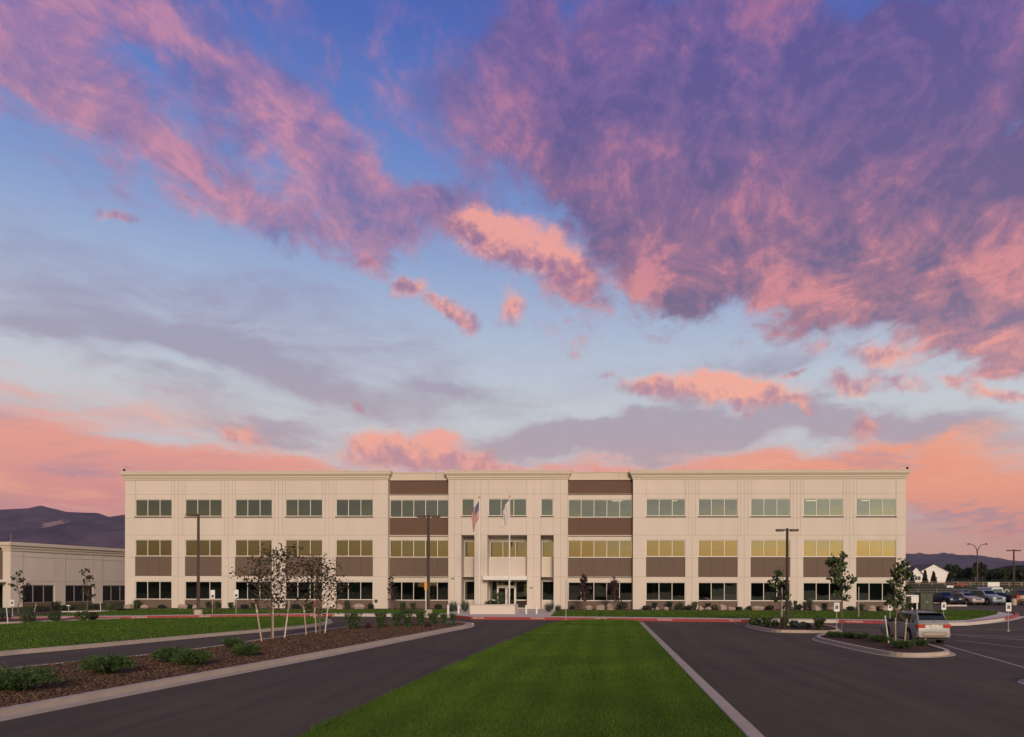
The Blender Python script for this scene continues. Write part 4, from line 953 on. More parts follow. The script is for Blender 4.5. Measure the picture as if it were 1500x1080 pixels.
d1 = G(399, 936, .12)[1]; d2 = G(470, 928, .12)[1]
young_tree(398, d1, 936, 809, 900, 118, 'left of the two sparse young trees tied to stakes in the mulch median', nleaf=1200, nb=34, clump=.42, lsize=.094, bias=.35)
young_tree(469, d2, 928, 824, 905, 112, 'right of the two sparse young trees tied to stakes in the mulch median', nleaf=1100, nb=32, clump=.44, lsize=.096, bias=.1)
young_tree(1143, 47.8, 918, 834, 892, 44, 'small sparse tree beside the twin-head lamp in the planted island', 'leaf_green', 260, nb=8, clump=.25, lsize=.17, bias=-.3)
young_tree(1233, G(1236,925)[1], 925, 808, 880, 42, 'slim leafy young tree next to the accessible sign on the island tip', 'leaf_green', 620, nb=14, clump=.20, lsize=.15, bias=-.3, group='young leafy trees on the right')
young_tree(1313, G(1313,941)[1], 941, 822, 893, 50, 'slim leafy young tree in the staked island left of the silver wagon', 'leaf_green', 640, nb=14, clump=.19, lsize=.125, bias=.1, group='young leafy trees on the right')
young_tree(27, 66, 900, 838, 880, 34, 'thin young tree in front of the low building, nearest the left edge', 'leaf_sparse', 160, nb=9, clump=.2, lsize=.17, group='thin young trees by the low building')
young_tree(128, 70, 894, 831, 878, 32, 'thin young tree in front of the second window of the low building', 'leaf_sparse', 170, nb=9, clump=.22, lsize=.17, group='thin young trees by the low building')
for px, y0, w, lab in ((574.5, 843, 13, 'dark narrow young tree in the bed left of the twin-head lamp'), (856, 845, 21, 'larger purple-leaved columnar tree by the dark windows right of the entrance'), (901, 849, 17, 'smaller purple-leaved columnar tree by the dark windows right of the entrance'), (1246, 870, 1, None)):
    if lab: young_tree(px, 71.0, 890, y0, 884, w, lab, 'leaf_purple', 420 if w > 15 else 150, zb=.28, nb=12, clump=.22, lsize=.16, up=1.6, name='columnar_tree', group='purple columnar trees by the facade')
# ---------------------------------------------------------------- shrubs
def shrub_mesh(kind, h, w, seed):
    r = np.random.default_rng(seed)
    if kind == 'upright':
        n = 620; a = r.uniform(0, 6.28, n); k = r.random(n); rad = w/2*np.sqrt(r.random(n))*(.35+.75*k); p = np.column_stack([np.cos(a)*rad, np.sin(a)*rad, h*(.06+.9*k)]) + r.normal(size=(n,3))*.03
        return leafquads(p, .085)
    if kind == 'round':
        n = 520; v = r.normal(size=(n,3)); v /= np.linalg.norm(v, axis=1)[:,None]; v *= (r.uniform(.6,1.0,(n,1)))*(1+.18*np.sin(v[:,:1]*7+seed)); p = np.column_stack([v[:,0]*w/2, v[:,1]*w/2, h*(.5+v[:,2]*.5)]); p[:,2] = np.clip(p[:,2], .03, None)
        return leafquads(p, .085)
    if kind == 'spiky':
        n = 330; a = r.uniform(0, 6.28, n); tl = r.uniform(.15, 1.15, n); L = h*r.uniform(.7,1.1,n); b = np.zeros((n,3)); b[:,0] = np.cos(a)*.08*w; b[:,1] = np.sin(a)*.08*w
        e = b + np.column_stack([np.cos(a)*np.sin(tl)*L*w/h*.6, np.sin(a)*np.sin(tl)*L*w/h*.6, np.cos(tl*.8)*L]); s = np.column_stack([-np.sin(a), np.cos(a), 0*a])*.016
        return np.stack([b-s, b+s, e+s*.2, e-s*.2], 1)
    if kind == 'juniper':
        nb = 110; out = []
        for i in range(nb):
            a = r.uniform(0, 6.28); L = w/2*r.uniform(.45,1.08); rise = h*r.uniform(.35,1.0)*(1.1-L/w); m = 46; t = r.random(m)**.8
            x = np.cos(a)*L*t; y = np.sin(a)*L*t; z = .05 + rise*np.sin(np.minimum(t*1.9, 1.75)) ; p = np.column_stack([x,y,z]) + r.normal(size=(m,3))*np.array([.035,.035,.025])
            dr = np.column_stack([np.full(m, np.cos(a)), np.full(m, np.sin(a)), np.full(m, .55)]) + r.normal(size=(m,3))*.6; dr /= np.linalg.norm(dr,axis=1)[:,None]; ln = r.uniform(.05,.12,(m,1))
            sd = np.cross(dr, r.normal(size=(m,3))); sd /= np.linalg.norm(sd,axis=1)[:,None]; sd *= .011; out.append(np.stack([p-sd, p+sd, p+dr*ln+sd*.4, p+dr*ln-sd*.4], 1))
        return np.concatenate(out)
def shrub(px, yb, hpx, wpx, kind, leaf, label, z=.12, d=None, cat='shrub', name='shrub', group=None, seed=None):
    if d is None: x, d = G(px, yb, z)
    else: x = AT(px, d)[0]
    s = F/d; h, w = hpx/s, wpx/s; seed = seed or int(px*3+yb)
    t = thing(name, label, cat, (x, d, z), 0, group); soup('foliage', shrub_mesh(kind, h, w, seed), leaf, t); m = MB(); r = random.Random(seed)
    for i in range(6):
        a = i*1.05+r.random(); m.tube([(0,0,-.03), (math.cos(a)*w*.18, math.sin(a)*w*.18, h*.55)], [.018,.008], 5)
    m.build('stems', 'bark', t); return t
J = 'junipers in the mulch median'
for px, yb, h, w, lab in ((18,1014,40,112,'largest spreading juniper, at the left edge of the picture in the mulch median'),(157,988,30,70,'feathery green juniper second from the left in the mulch median'),(252,971,23,56,'juniper at the left of the touching pair in the middle of the median'),(281,976,23,52,'juniper at the right of the touching pair in the middle of the median'),
    (341,950,14,30,'small juniper at the back of the rightmost pair'),(361,962,18,38,'rounded juniper in front of the rightmost pair')):
    shrub(px, yb, h, w, 'juniper', 'needle', lab, name='juniper', group=J)
Sg = 'leafy shrubs at the tip of the median'
for px, yb, h, w, leaf, lab in ((517,922,26,27,'leaf_green','round leafy shrub standing alone, leftmost at the median tip'),(557.5,920,23,17,'leaf_shrub','first upright shrub of the row at the median tip, right of the lone shrub'),(581,918,20,15,'leaf_green','shrub between the first upright one and the tall broad one in the median-tip row'),
    (597.5,919,27,25,'leaf_shrub','tallest and broadest shrub in the middle of the median-tip row'),(616,917,22,15,'leaf_green','shrub just left of the twin-head lamp pole in the median-tip row'),(635,914.5,17,16,'leaf_shrub','shrub just right of the twin-head lamp pole in the median-tip row'),
    (650,913,13,9,'leaf_green','narrow shrub second from the right end of the median-tip row'),(663.5,913.5,14,8,'leaf_shrub','narrow shrub at the right end of the median-tip row')):
    shrub(px, yb, h, w, 'upright', leaf, lab, group=Sg)
shrub(540, 921, 7, 9, 'round', 'leaf_purple', 'small burgundy shrub between the lone shrub and the median row'); shrub(627, 918.5, 6, 9, 'round', 'leaf_purple', 'small burgundy shrub in front of the twin-head lamp')
shrub(660, 916, 5, 16, 'round', 'leaf_grey', 'low grey-green mound at the very tip of the median')
Lb = 'bushes in the far left bed'
for px, yb, h, w, kind, leaf, lab in ((2,911,15,26,'round','leaf_dark','bush cut by the left edge of the picture'),(41.5,911.5,16,20,'round','leaf_green','dark round bush left of the middle in the far left bed'),(80,910,14,16,'round','leaf_green','small loose bush between the two dark ones in the far left bed'),
    (124,909.5,15,26,'round','leaf_green','widest dark bush at the right end of the far left bed'),(137,909,12,12,'round','leaf_purple','reddish bush beside the widest dark bush on the left')):
    shrub(px, yb, h, w, kind, leaf, lab, group=Lb, z=.1)
for px, yb, h, w, kind, leaf, d, lab in ((163,893,13,14,'round','leaf_olive',71.5,'yellowish bush against the left corner of the big building'),(82,889,14,15,'upright','leaf_dark',73,'dark bush under the pier of the low building'),(60,891,8,26,'round','leaf_dark',71,'low bush beneath the first window of the low building'),
    (100,890,8,18,'round','leaf_dark',73,'low bush left of the second window of the low building'),(137,888,7,16,'round','leaf_dark',76,'low bush below the second pier of the low building')):
    shrub(px, yb, h, w, kind, leaf, lab, z=.07, d=d, group='bushes by the low building')
# island planting on the right
for px, yb, h, w, kind, leaf, lab in ((1106,917,12,18,'round','leaf_green','green shrub at the left end of the lamp island'),(1122,918,13,17,'upright','leaf_green','upright shrub left of the lamp in the lamp island'),(1135,919,12,14,'spiky','leaf_green','grassy tuft just left of the post in the lamp island'),
    (1149,920,19,14,'spiky','leaf_olive','tall grassy tuft at the foot of the lamp in the island'),(1163,919,10,14,'round','leaf_grey','grey mound right of the lamp in the island'),(1177,920.5,9,20,'round','leaf_grey','low grey-green mound in the middle right of the lamp island'),(1200,922.5,16,17,'upright','leaf_olive','bright green upright shrub near the sign end of the lamp island')):
    shrub(px, yb, h, w, kind, leaf, lab, group='shrubs in the lamp island')
for px, yb, h, w, lab in ((1222,933.5,6,20,'low juniper at the left end of the staked island'),(1243,934.5,6,22,'low juniper left of centre at the back of the staked island'),(1262,936,6,20,'low juniper in the middle back of the staked island'),(1291,941,9,28,'broad low juniper at the foot of the pale leaning stake'),(1323,950,9,32,'broad low juniper in front of the wagon rear wheel'),(1347,946,6,24,'flat juniper at the right end of the staked island')):
    shrub(px, yb, h, w, 'juniper', 'needle', lab, name='juniper', group='junipers in the staked island')
# spiky clumps by the entrance and planting in the planter
for px, h, w, d, lab in ((664,15,20,68,'left spiky clump beside the leftmost bollard'),(681.5,17,18,68,'taller spiky clump just left of the planter wall'),(804,14,20,68,'left spiky clump right of the entrance'),(817.5,10,12,68,'smaller spiky clump right of the entrance at the lawn edge')):
    shrub(px, 0, h, w, 'spiky', 'leaf_grey', lab, z=.27, d=d, group='spiky clumps by the entrance', name='grass_clump')
for px, h, w, kind, leaf, lab in ((731,22,22,'upright','leaf_green','dark leafy shrub rising from the planter wall in front of the doors'),(719,11,16,'round','leaf_dark','low shrub with rusty leaves in the planter left of the dark one')):
    shrub(px, 0, h, w, kind, leaf, lab, z=KH+.55, d=dP+1.1)
# planting bed along the facade: shrubs and boulders named by the window they stand below
def rock(px, wpx, hpx, label, v=1.0, u=None):
    x, y, z = B(U(px, -v), -v, 0); w, h = wpx/14.7, hpx/14.7; r = np.random.default_rng(int(px)); bm = bmesh.new(); bmesh.ops.create_icosphere(bm, subdivisions=3, radius=1)
    for q in bm.verts:
        p = q.co; k = 1+.16*math.sin(p.x*3.1+px)+.13*math.sin(p.y*4.2+px*2)+.10*math.sin(p.z*5+px*3)+r.normal()*.025; q.co = Vector((p.x*w/2*k, p.y*w*.4*k, max(-.5, p.z)*h*.62*k+h*.28))
    me = bpy.data.meshes.new('boulder'); bm.to_mesh(me); bm.free(); me.materials.append(M['boulder']); o = bpy.data.objects.new('boulder', me); COL.objects.link(o); o.location = (x, y, z)
    tag(o, label, 'boulder', 'boulders in the bed along the facade')
LN = ['leftmost', 'second', 'third', 'fourth', 'fifth']
for px, w, h, lab in ((188,13,7,'flat pinkish boulder at the left corner of the big building'),(212,9,6,'small pale boulder below the leftmost ground window'),(268,11,7,'boulder by the second pier from the left corner'),(286,8,5,'small boulder below the second ground window from the left'),
    (498,11,7,'brownish boulder below the last ground window left of the dark panels'),(526,13,9,'pale rounded boulder below the last ground window left of the dark panels'),
    (863,13,7,'low boulder left of a pair below the dark windows right of the entrance'),(879,14,8,'pale boulder below the middle of the dark windows right of the entrance'),(894,12,10,'tall boulder below the right part of the dark windows right of the entrance'),
    (960,9,5,'flat boulder below the first ground window of the right wing'),(976,9,5,'small boulder right of the flat one at the first right wing window'),(1027,9,6,'small boulder at the left edge of the second right wing window'),(1037,9,5,'grey low boulder below the second right wing window'),(1059,10,8,'upright tan boulder below the right part of the second right wing window'),(1072,9,5,'low boulder at the right edge of the second right wing window'),
    (1110,15,7,'broad pale boulder below the third right wing window'),(1149,10,7,'boulder behind the lamp island below the third right wing window'),(1197,11,7,'pale boulder below the left part of the fourth right wing window'),(1219,12,6,'flat tan boulder below the right part of the fourth right wing window'),(1277,13,7,'broad boulder below the last ground window on the right'),(1297,14,7,'long boulder at the foot of the last pier'),(1318,12,8,'boulder at the right end corner of the building')):
    rock(px, w, h, lab, v=1.0+(px*7 % 10)*.06)
for px, h, w, kind, leaf, lab in ((201,12,11,'round','leaf_green','green shrub below the leftmost ground window'),(237,5,9,'round','leaf_dark','low shrub between the two leftmost windows'),(277,6,10,'round','leaf_dark','low dark shrub below the second ground window from the left'),(305,10,7,'upright','leaf_green','upright shrub near the pale sign right of the single-head lamp'),(318,10,6,'upright','leaf_green','small upright shrub left of the third pier'),(338,9,8,'upright','leaf_green','upright shrub beside the third pier'),
    (358,6,12,'round','leaf_dark','low shrub below the third ground window from the left'),(372,8,9,'upright','leaf_green','shrub left of the left staked tree against the facade'),(433,7,14,'round','leaf_dark','low shrub below the fourth ground window from the left'),(452,8,10,'upright','leaf_green','shrub behind the right staked tree against the facade'),(508,13,8,'upright','leaf_olive','yellowish upright shrub between the two boulders of the fifth window'),(543,8,8,'round','leaf_dark','dark shrub right of the pale rounded boulder'),
    (590,11,10,'round','leaf_green','shrub below the left part of the dark windows left of the entrance'),(605,9,9,'upright','leaf_olive','small shrub in the middle of the dark windows left of the entrance'),(642,7,12,'round','leaf_dark','low shrub right of the twin-head lamp against the facade'),
    (838,6,8,'round','leaf_dark','low shrub at the left end of the bed right of the entrance'),(912,12,16,'round','leaf_dark','large dark shrub at the right end of the dark windows'),(946,6,12,'round','leaf_dark','low shrub left of the first right wing window'),(959,11,8,'upright','leaf_dark','dark upright shrub below the first right wing window'),(981,12,8,'upright','leaf_dark','upright shrub below the middle of the first right wing window'),(996,11,11,'round','leaf_green','round green shrub at the right of the first right wing window'),
    (1008,6,12,'round','leaf_dark','low dark mound on the first pier of the right wing'),(1018,12,9,'upright','leaf_olive','pale green shrub left of the second right wing window'),(1037,10,8,'upright','leaf_dark','dark shrub below the second right wing window'),(1046,8,10,'round','leaf_olive','olive shrub in the middle of the second right wing window'),(1082,5,12,'round','leaf_dark','low mound on the second pier of the right wing'),(1098,6,9,'round','leaf_green','low green shrub left of the third right wing window'),
    (1128,7,12,'round','leaf_dark','low shrub at the right of the third right wing window'),(1165,14,5,'upright','leaf_green','thin upright plant on the pier behind the lamp island'),(1171,9,9,'round','leaf_dark','dark mound right of the thin upright plant'),(1186,15,9,'upright','leaf_green','upright shrub left of the fourth right wing window'),(1208,10,9,'upright','leaf_dark','dark shrub below the middle of the fourth right wing window'),(1246,6,12,'round','leaf_dark','low mound between the two last piers'),(1262,9,8,'upright','leaf_green','small shrub below the left of the last ground window'),(1287,6,12,'round','leaf_dark','dark low shrub below the last ground window')):
    v = .7+(px*3 % 9)*.07; x, y, z = B(U(px, -v), -v, 0)
    shrub(px, 0, h, w, kind, leaf, lab, z=z, d=y, group='shrubs in the bed along the facade')
# path light on the left
x = AT(100.5, 68)[0]; pl_ = thing('path_light', 'small pale path light beside the concrete path near the low building', 'light', (x, 68, .07)); MB().tube([(0,0,-.05),(0,0,.62)], .03, 8).build('post', 'dull_metal', pl_); MB().tube([(0,0,.6),(0,0,.66),(0,0,.7)], [.17,.16,.06], 12).build('lamp_head', 'white_metal', pl_)
# utility cabinets at the right corner
def cabinet(px0, px1, d, y0, yb, label, dp=1.2):
    x0, x1 = AT(px0, d)[0], AT(px1, d)[0]; zb = .25; h = AT(px0, d, y0)[1]-zb; t = thing('transformer_cabinet', label, 'utility cabinet', ((x0+x1)/2, d, zb), R(-4), 'green utility cabinets'); w = (x1-x0)/2
    MB().box(-w-.12, w+.12, -.12, dp+.12, -.25, .06).build('pad', 'concrete', t); MB().box(-w, w, 0, dp, .06, h-.08).build('cabinet', 'pine_box_green', t, bevel=.02)
    MB().box(-w-.04, w+.04, -.05, dp+.04, h-.08, h).build('lid', 'pine_box_green', t, bevel=.02)
    for s in (-1, 1): do = MB().box(min(.02*s, s*(w-.05)), max(.02*s, s*(w-.05)), -.03, -.001, .16, h-.16).build('door', 'pine_box_green', t); MB().box(s*.07-.015, s*.07+.015, -.06, -.03, h*.5-.1, h*.5+.1).build('handle', 'galvanised', do)
cabinet(1348.5, 1366.5, 72.0, 868.5, 890, 'wide dark green transformer cabinet right of the building corner', 1.4)
cabinet(1337.5, 1349, 73.5, 871, 890, 'narrow dark cabinet between the white meter box and the green one', 1.2)
x0, x1 = AT(1326.8, 71)[0], AT(1346, 71)[0]; mb_ = thing('meter_box', 'white meter box on two white legs at the right corner of the building', 'utility box', ((x0+x1)/2, 71, .25)); w = (x1-x0)/2
MB().tube([(-w,0,1.5),(-w,.0,1.5)], .01, 4); MB().box(-w*.15, w, 0, .5, .80, 1.42).build('box', 'white_metal', mb_, bevel=.03); MB().box(-w, w, -.04, .54, 1.42, 1.56).build('lid', 'white_metal', mb_, bevel=.05)
for q in (0, .45): MB().box(w*.0+q, w*.0+q+.12, .1, .22, -.1, .80).build('leg', 'white_metal', mb_)
# ---------------------------------------------------------------- cars
SPECS = {
 'wagon': dict(L=4.72, W=1.75, axle=(-1.33,1.32), r=.335, top=[(-2.36,.62),(-2.34,.90),(-2.30,1.02),(-2.20,1.10),(-1.98,1.40),(-1.85,1.49),(-1.2,1.53),(0,1.54),(.35,1.50),(1.10,1.06),(1.25,1.01),(1.9,.90),(2.22,.76),(2.34,.62),(2.36,.5)], belt=[(-2.36,.62),(-2.34,.90),(-2.2,.98),(1.0,.96),(1.2,.95),(1.9,.86),(2.22,.74),(2.36,.5)], cab=(-2.2,1.12)),
 'sedan': dict(L=4.6, W=1.74, axle=(-1.35,1.30), r=.32, top=[(-2.30,.62),(-2.27,.92),(-2.15,1.0),(-1.55,1.04),(-1.45,1.07),(-.85,1.36),(-.4,1.42),(.15,1.41),(.95,1.02),(1.1,.98),(1.8,.88),(2.15,.74),(2.28,.58),(2.30,.5)], belt=[(-2.30,.62),(-2.27,.9),(-2.1,.95),(.9,.93),(1.1,.92),(1.8,.84),(2.15,.72),(2.30,.5)], cab=(-1.5,1.0)),
 'suv': dict(L=4.7, W=1.85, axle=(-1.35,1.4), r=.37, top=[(-2.35,.7),(-2.33,1.0),(-2.3,1.1),(-2.15,1.6),(-2.0,1.72),(-1.2,1.76),(.1,1.75),(.4,1.70),(1.0,1.20),(1.15,1.15),(1.95,1.04),(2.25,.92),(2.34,.75),(2.35,.6)], belt=[(-2.35,.7),(-2.33,1.0),(-2.25,1.06),(1.0,1.06),(1.15,1.06),(1.95,.98),(2.25,.9),(2.35,.6)], cab=(-2.25,1.05)),
 'van': dict(L=5.2, W=1.95, axle=(-1.5,1.55), r=.37, top=[(-2.6,.8),(-2.59,1.2),(-2.55,1.9),(-2.45,2.05),(-1.2,2.1),(.9,2.08),(1.15,2.0),(1.75,1.35),(1.9,1.25),(2.35,1.10),(2.55,.9),(2.6,.6)], belt=[(-2.6,.8),(-2.59,1.15),(1.5,1.18),(1.9,1.14),(2.35,1.04),(2.55,.88),(2.6,.6)], cab=(-2.5,1.8)),
}
def carpaint(name, col, metal=.15, rough=.38):
    m = bpy.data.materials.new(name); m.use_nodes = True; b = m.node_tree.nodes['Principled BSDF']; T = NT(m.node_tree)
    tc = T.node('ShaderNodeTexCoord').outputs['Object']; dirt = T.rng(T.node('ShaderNodeSeparateXYZ', {0: tc}).outputs[2], .2, .6, .45, 0); n = T.noise(tc, 6, 4)
    T.put(b.inputs['Base Color'], T.mix(T.m('MULTIPLY', dirt, n), col, (.16,.12,.10))); T.put(b.inputs['Roughness'], T.m('ADD', rough, T.m('MULTIPLY', dirt, .5)))
    b.inputs['Metallic'].default_value = metal; b.inputs['Coat Weight'].default_value = .15; b.inputs['Coat Roughness'].default_value = .35; b.inputs['Specular IOR Level'].default_value = .3; M[name] = m
carpaint('paint_silver', (.29,.285,.28)); carpaint('paint_tan', (.33,.27,.21), .1, .5); carpaint('paint_navy', (.02,.03,.07), .4); carpaint('paint_grey', (.20,.18,.17)); carpaint('paint_white', (.62,.60,.60), 0, .35); carpaint('paint_brown', (.11,.065,.045), .4); carpaint('paint_champagne', (.40,.34,.31)); carpaint('paint_blue_grey', (.25,.30,.34))
def car(kind, paint, label, cat, loc, heading, cladding=None, detail=False, group='cars in the rear lot'):
    S = SPECS[kind]; W = S['W']/2; L = S['L']; tx, tz = zip(*S['top']); bx, bz = zip(*S['belt']); c0, c1 = S['cab']
    xs = sorted(set(np.round(np.concatenate([np.linspace(tx[0], tx[-1], 56), tx] + [np.linspace(a-.45, a+.45, 13) for a in S['axle']]), 3)))
    def top(x): return float(np.interp(x, tx, tz))
    def belt(x): return min(float(np.interp(x, bx, bz)), top(x)-.02)
    def sill(x):
        z = .24 + .10*smoothstep(.82*L/2, L/2, abs(x))
        for a in S['axle']:
            q = (S['r']+.075)**2-(x-a)**2
            if q > 0: z = max(z, S['r']+math.sqrt(q)-.0)
        return float(min(z, belt(x)-.06))
    def hw(x): e = abs(x)/(L/2); return W*(1-.13*max(0, e-.55)**2/.2) if e < .9 else W*(1-.13*.1225/.2)*(1-.9*(e-.9)**1.6*2.2)
    def ring(x):
        w = hw(x); s, b, t = sill(x), belt(x), top(x); m = s+(b-s)*.55; h = t-b; gl = min(1, h/.35)
        wr = w*(1-.20*gl)-.02*(1-gl)
        return [(w*.93, s), (w*.995, s+(m-s)*.4), (w, m), (w*.975, b), (wr+(w*.955-wr)*.12, t-.05*gl-.02*(1-gl)), (wr*.9, t-.012), (wr*.45, t+.008), (0, t+.012)]
    n = 8; m = MB(); nx = len(xs)
    for x in xs:
        rg = ring(x); m.v += [(x, -y, z) for y, z in rg] + [(x, y, z) for y, z in rg[-2::-1]]
    k = 2*n-1
    for i in range(nx-1):
        for j in range(k-1): m.f.append((i*k+j, i*k+j+1, (i+1)*k+j+1, (i+1)*k+j)); m.m.append(0)
    m.f.append(tuple(range(k))[::-1]); m.m.append(0); m.f.append(tuple((nx-1)*k+j for j in range(k))); m.m.append(0)
    t = thing('parked_car', label, cat, loc, heading, group)
    m.f = [f[::-1] for f in m.f]
    body = m.build('body', [paint], t, smooth=True); es = body.modifiers.new('sharp', 'EDGE_SPLIT'); es.split_angle = R(38)
    MB().box(-L/2+.25, L/2-.25, -W+.22, W-.22, .2, .62).build('underbody', 'black_plastic', t)
    def side_pt(x, f, s, off=.008):
        rg = ring(x); (y0, z0), (y1, z1) = rg[3], rg[4]; return (x, s*(y0+(y1-y0)*f+off), z0+(z1-z0)*f)
    def top_pt(x, f, off=.01):
        rg = ring(x); y = f*rg[4][0]*.95; return (x-off if x < 0 else x+off, y, top(x)+off)
    # side glass
    wx0, wx1 = c0+.22, c1-.28; cuts = {'wagon': (-2.02,-1.18,-.18,.92), 'sedan': (-1.12,-.95,-.18,.72), 'suv': (-2.02,-1.15,-.15,.82), 'van': (.45,.6,.75,1.5)}[kind]
    for s in (-1, 1):
        for a, c in zip(cuts, cuts[1:]):
            a += .035; c -= .035
            if c-a < .1: continue
            g = MB(); q = np.linspace(a, c, 7)
            hmax = lambda x: .90 if ring(x)[4][1]-ring(x)[3][1] > .12 else 0
            for p0, p1 in zip(q, q[1:]):
                if min(hmax(p0), hmax(p1)) == 0: continue
                g.quad(side_pt(p0,.10,s), side_pt(p1,.10,s), side_pt(p1,.9,s), side_pt(p0,.9,s))
            if g.f: g.build('side_window', 'car_glass', t)
    def slope_glass(xa, xb, name, w=.86):
        g = MB(); q = np.linspace(xa, xb, 6)
        for p0, p1 in zip(q, q[1:]):
            r0, r1 = ring(p0), ring(p1); n_ = 1 if (xa+xb) > 0 else -1; o = .012
            for f0, f1 in ((-1,-.5),(-.5,0),(0,.5),(.5,1)):
                f = lambda x, r, fr: (x+n_*o, fr*r[5][0]*w/.9, top(x)+.012*(1-fr*fr)+o)
                g.quad(f(p0,r0,f0), f(p0,r0,f1), f(p1,r1,f1), f(p1,r1,f0))
        g.build(name, 'car_glass', t)
    ws = {'wagon': (.42,1.02), 'sedan': (.24,.88), 'suv': (.46,.94), 'van': (1.2,1.68)}[kind]; rg_ = {'wagon': (-2.17,-1.90), 'sedan': (-1.4,-.92), 'suv': (-2.28,-2.05), 'van': (-2.586,-2.555)}[kind]
    slope_glass(*ws, 'windscreen'); slope_glass(*rg_, 'rear_window', .93)
    # wheels
    for a in S['axle']:
        for s in (-1, 1):
            c = (a, s*(W-.11), S['r']); wv = MB(); wv.tube([(a, s*(W-.22), S['r']), (a, s*(W-.20), S['r']), (a, s*(W-.03), S['r']), (a, s*(W-.01), S['r'])], [S['r']*.92, S['r'], S['r'], S['r']*.92], 28); wo = wv.build('wheel', 'tyre', t, smooth=False)
            rm = MB(); rm.disc((a, s*(W-.008), S['r']), (0,1,0), S['r']*.64, .012, 24)
            for q in range(5):
                an = q*2*math.pi/5; p = Vector((a, s*(W+.001), S['r'])); dv = Vector((math.cos(an), 0, math.sin(an))); rm.tube([tuple(p+dv*.03), tuple(p+dv*S['r']*.58)], .028, 5)
            rm.build('rim', 'rim', wo)
            MB().disc((a, s*(W-.12), S['r']), (0,1,0), S['r']+.05, .16, 24).build('wheel_arch', 'black_plastic', t)
    # bumpers, lights, mirrors, plate
    cl_ = cladding or paint; mm = MB()
    for sgn in (-1, 1):
        e = sgn*(L/2); m2 = MB(); n2 = 9; pr = [(0,.30),(.07,.33),(.10,.45),(.09,.58),(0,.62)]
        ys = np.linspace(-W*.93, W*.93, n2); ring_l = []
        for y in ys: 
            inset_ = .20*abs(y/W)**3; ring_l.append([(e-sgn*inset_+sgn*(o-.02), y, z+(.05 if kind in ('suv','van') else 0)) for o, z in pr])
        b0 = len(m2.v); 
        for r_ in ring_l: m2.v += r_
        for i in range(n2-1):
            for j in range(4):
                f = (b0+i*5+j, b0+(i+1)*5+j, b0+(i+1)*5+j+1, b0+i*5+j+1); m2.f.append(f if sgn > 0 else f[::-1]); m2.m.append(0)
        m2.build('bumper', cl_, t, smooth=True)
    if cladding:
        for s in (-1, 1): MB().box(S['axle'][0]+.45, S['axle'][1]-.45, s*W*.985-.02, s*W*.985+.02, .24, .50).build('side_cladding', cladding, t, bevel=.01)
    for s in (-1, 1):
        bt = belt(-L/2+.1)
        zt = {'wagon': (.78,.96), 'sedan': (.72,.88), 'suv': (.85,1.15), 'van': (.9,1.3)}[kind]
        y0, y1 = sorted((s*W*.50, s*W*.90)); MB().box(-L/2-.012, -L/2+.16, y0, y1, zt[0], zt[1]).build('tail_light', 'tail_red', t, bevel=.02)
        y0, y1 = sorted((s*W*.80, s*W*.935)); MB().box(-L/2+.02, -L/2+.30, y0, y1, zt[0], zt[1]).build('tail_light', 'tail_red', t, bevel=.02)
        zh = {'wagon': (.60,.74), 'sedan': (.58,.72), 'suv': (.72,.90), 'van': (.78,.95)}[kind]
        y0, y1 = sorted((s*W*.45, s*W*.86)); MB().box(L/2-.25, L/2-.01, y0, y1, zh[0], zh[1]).build('headlight', 'head_lens', t, bevel=.03)
        mx = c1-.25; MB().box(mx-.10, mx+.06, min(s*(W-.02), s*(W+.18)), max(s*(W-.02), s*(W+.18)), belt(mx)+.0, belt(mx)+.14).build('mirror', 'black_plastic', t, bevel=.03)
        for hx in (-.95, .0):
            MB().box(hx, hx+.18, min(s*(W*.985), s*(W*.985+.03)), max(s*(W*.985), s*(W*.985+.03)), belt(0)-.13, belt(0)-.10).build('door_handle', paint, t)
        for hx in (cuts[1], cuts[2], c1-.1):   # door seams
            MB().box(hx-.004, hx+.004, s*W*.98-.016, s*W*.98+.016, .42, belt(0)-.02).build('door_seam', 'black_plastic', t)
        if kind in ('wagon', 'suv'):
            yr = s*(W*.70); MB().tube([(-1.75, yr, top(-1.75)-.0), (-1.6, yr, top(-1.6)+.06), (.1, yr, top(.1)+.06), (.25, yr, top(.25)-.0)], .018, 6).build('roof_rail', 'black_plastic', t)
    if kind in ('wagon', 'suv'):
        for cx_ in (-1.3, -.3): MB().tube([(cx_, -W*.70, top(cx_)+.075), (cx_, W*.70, top(cx_)+.075)], .018, 6).build('roof_bar', 'black_plastic', t)
    MB().box(L/2-.02, L/2+.02, -W*.38, W*.38, *{'wagon': (.58,.70), 'sedan': (.58,.68), 'suv': (.68,.88), 'van': (.72,.9)}[kind]).build('grille', 'black_plastic', t)
    zp = {'wagon': .79, 'sedan': .72, 'suv': .82, 'van': .8}[kind]
    pl = MB().box(-L/2-.025, -L/2-.005, -.16, .16, zp-.0, zp+.15).build('number_plate', 'sign_white', t)
    for q in range(6): MB().box(-L/2-.028, -L/2-.025, -.125+q*.042, -.10+q*.042, zp+.04, zp+.11).build('plate_mark', 'dull_metal', pl)
    if detail:
        MB().box(-L/2-.02, -L/2+.02, -W*.5, W*.5, zp+.16, zp+.20).build('tailgate_trim', cl_, t)
        MB().tube([(-2.28,-.02,1.10),(-2.20,.0,1.20),(-2.12,.25,1.28)], .01, 4).build('rear_wiper', 'black_plastic', t)
        MB().box(-2.06, -1.80, -W*.62, W*.62, 1.49, 1.525).build('spoiler', 'black_plastic', t, bevel=.01)
        MB().tube([(-2.3,.45,.27),(-2.42,.45,.26)], .03, 8).build('exhaust', 'galvanised', t)
    return t
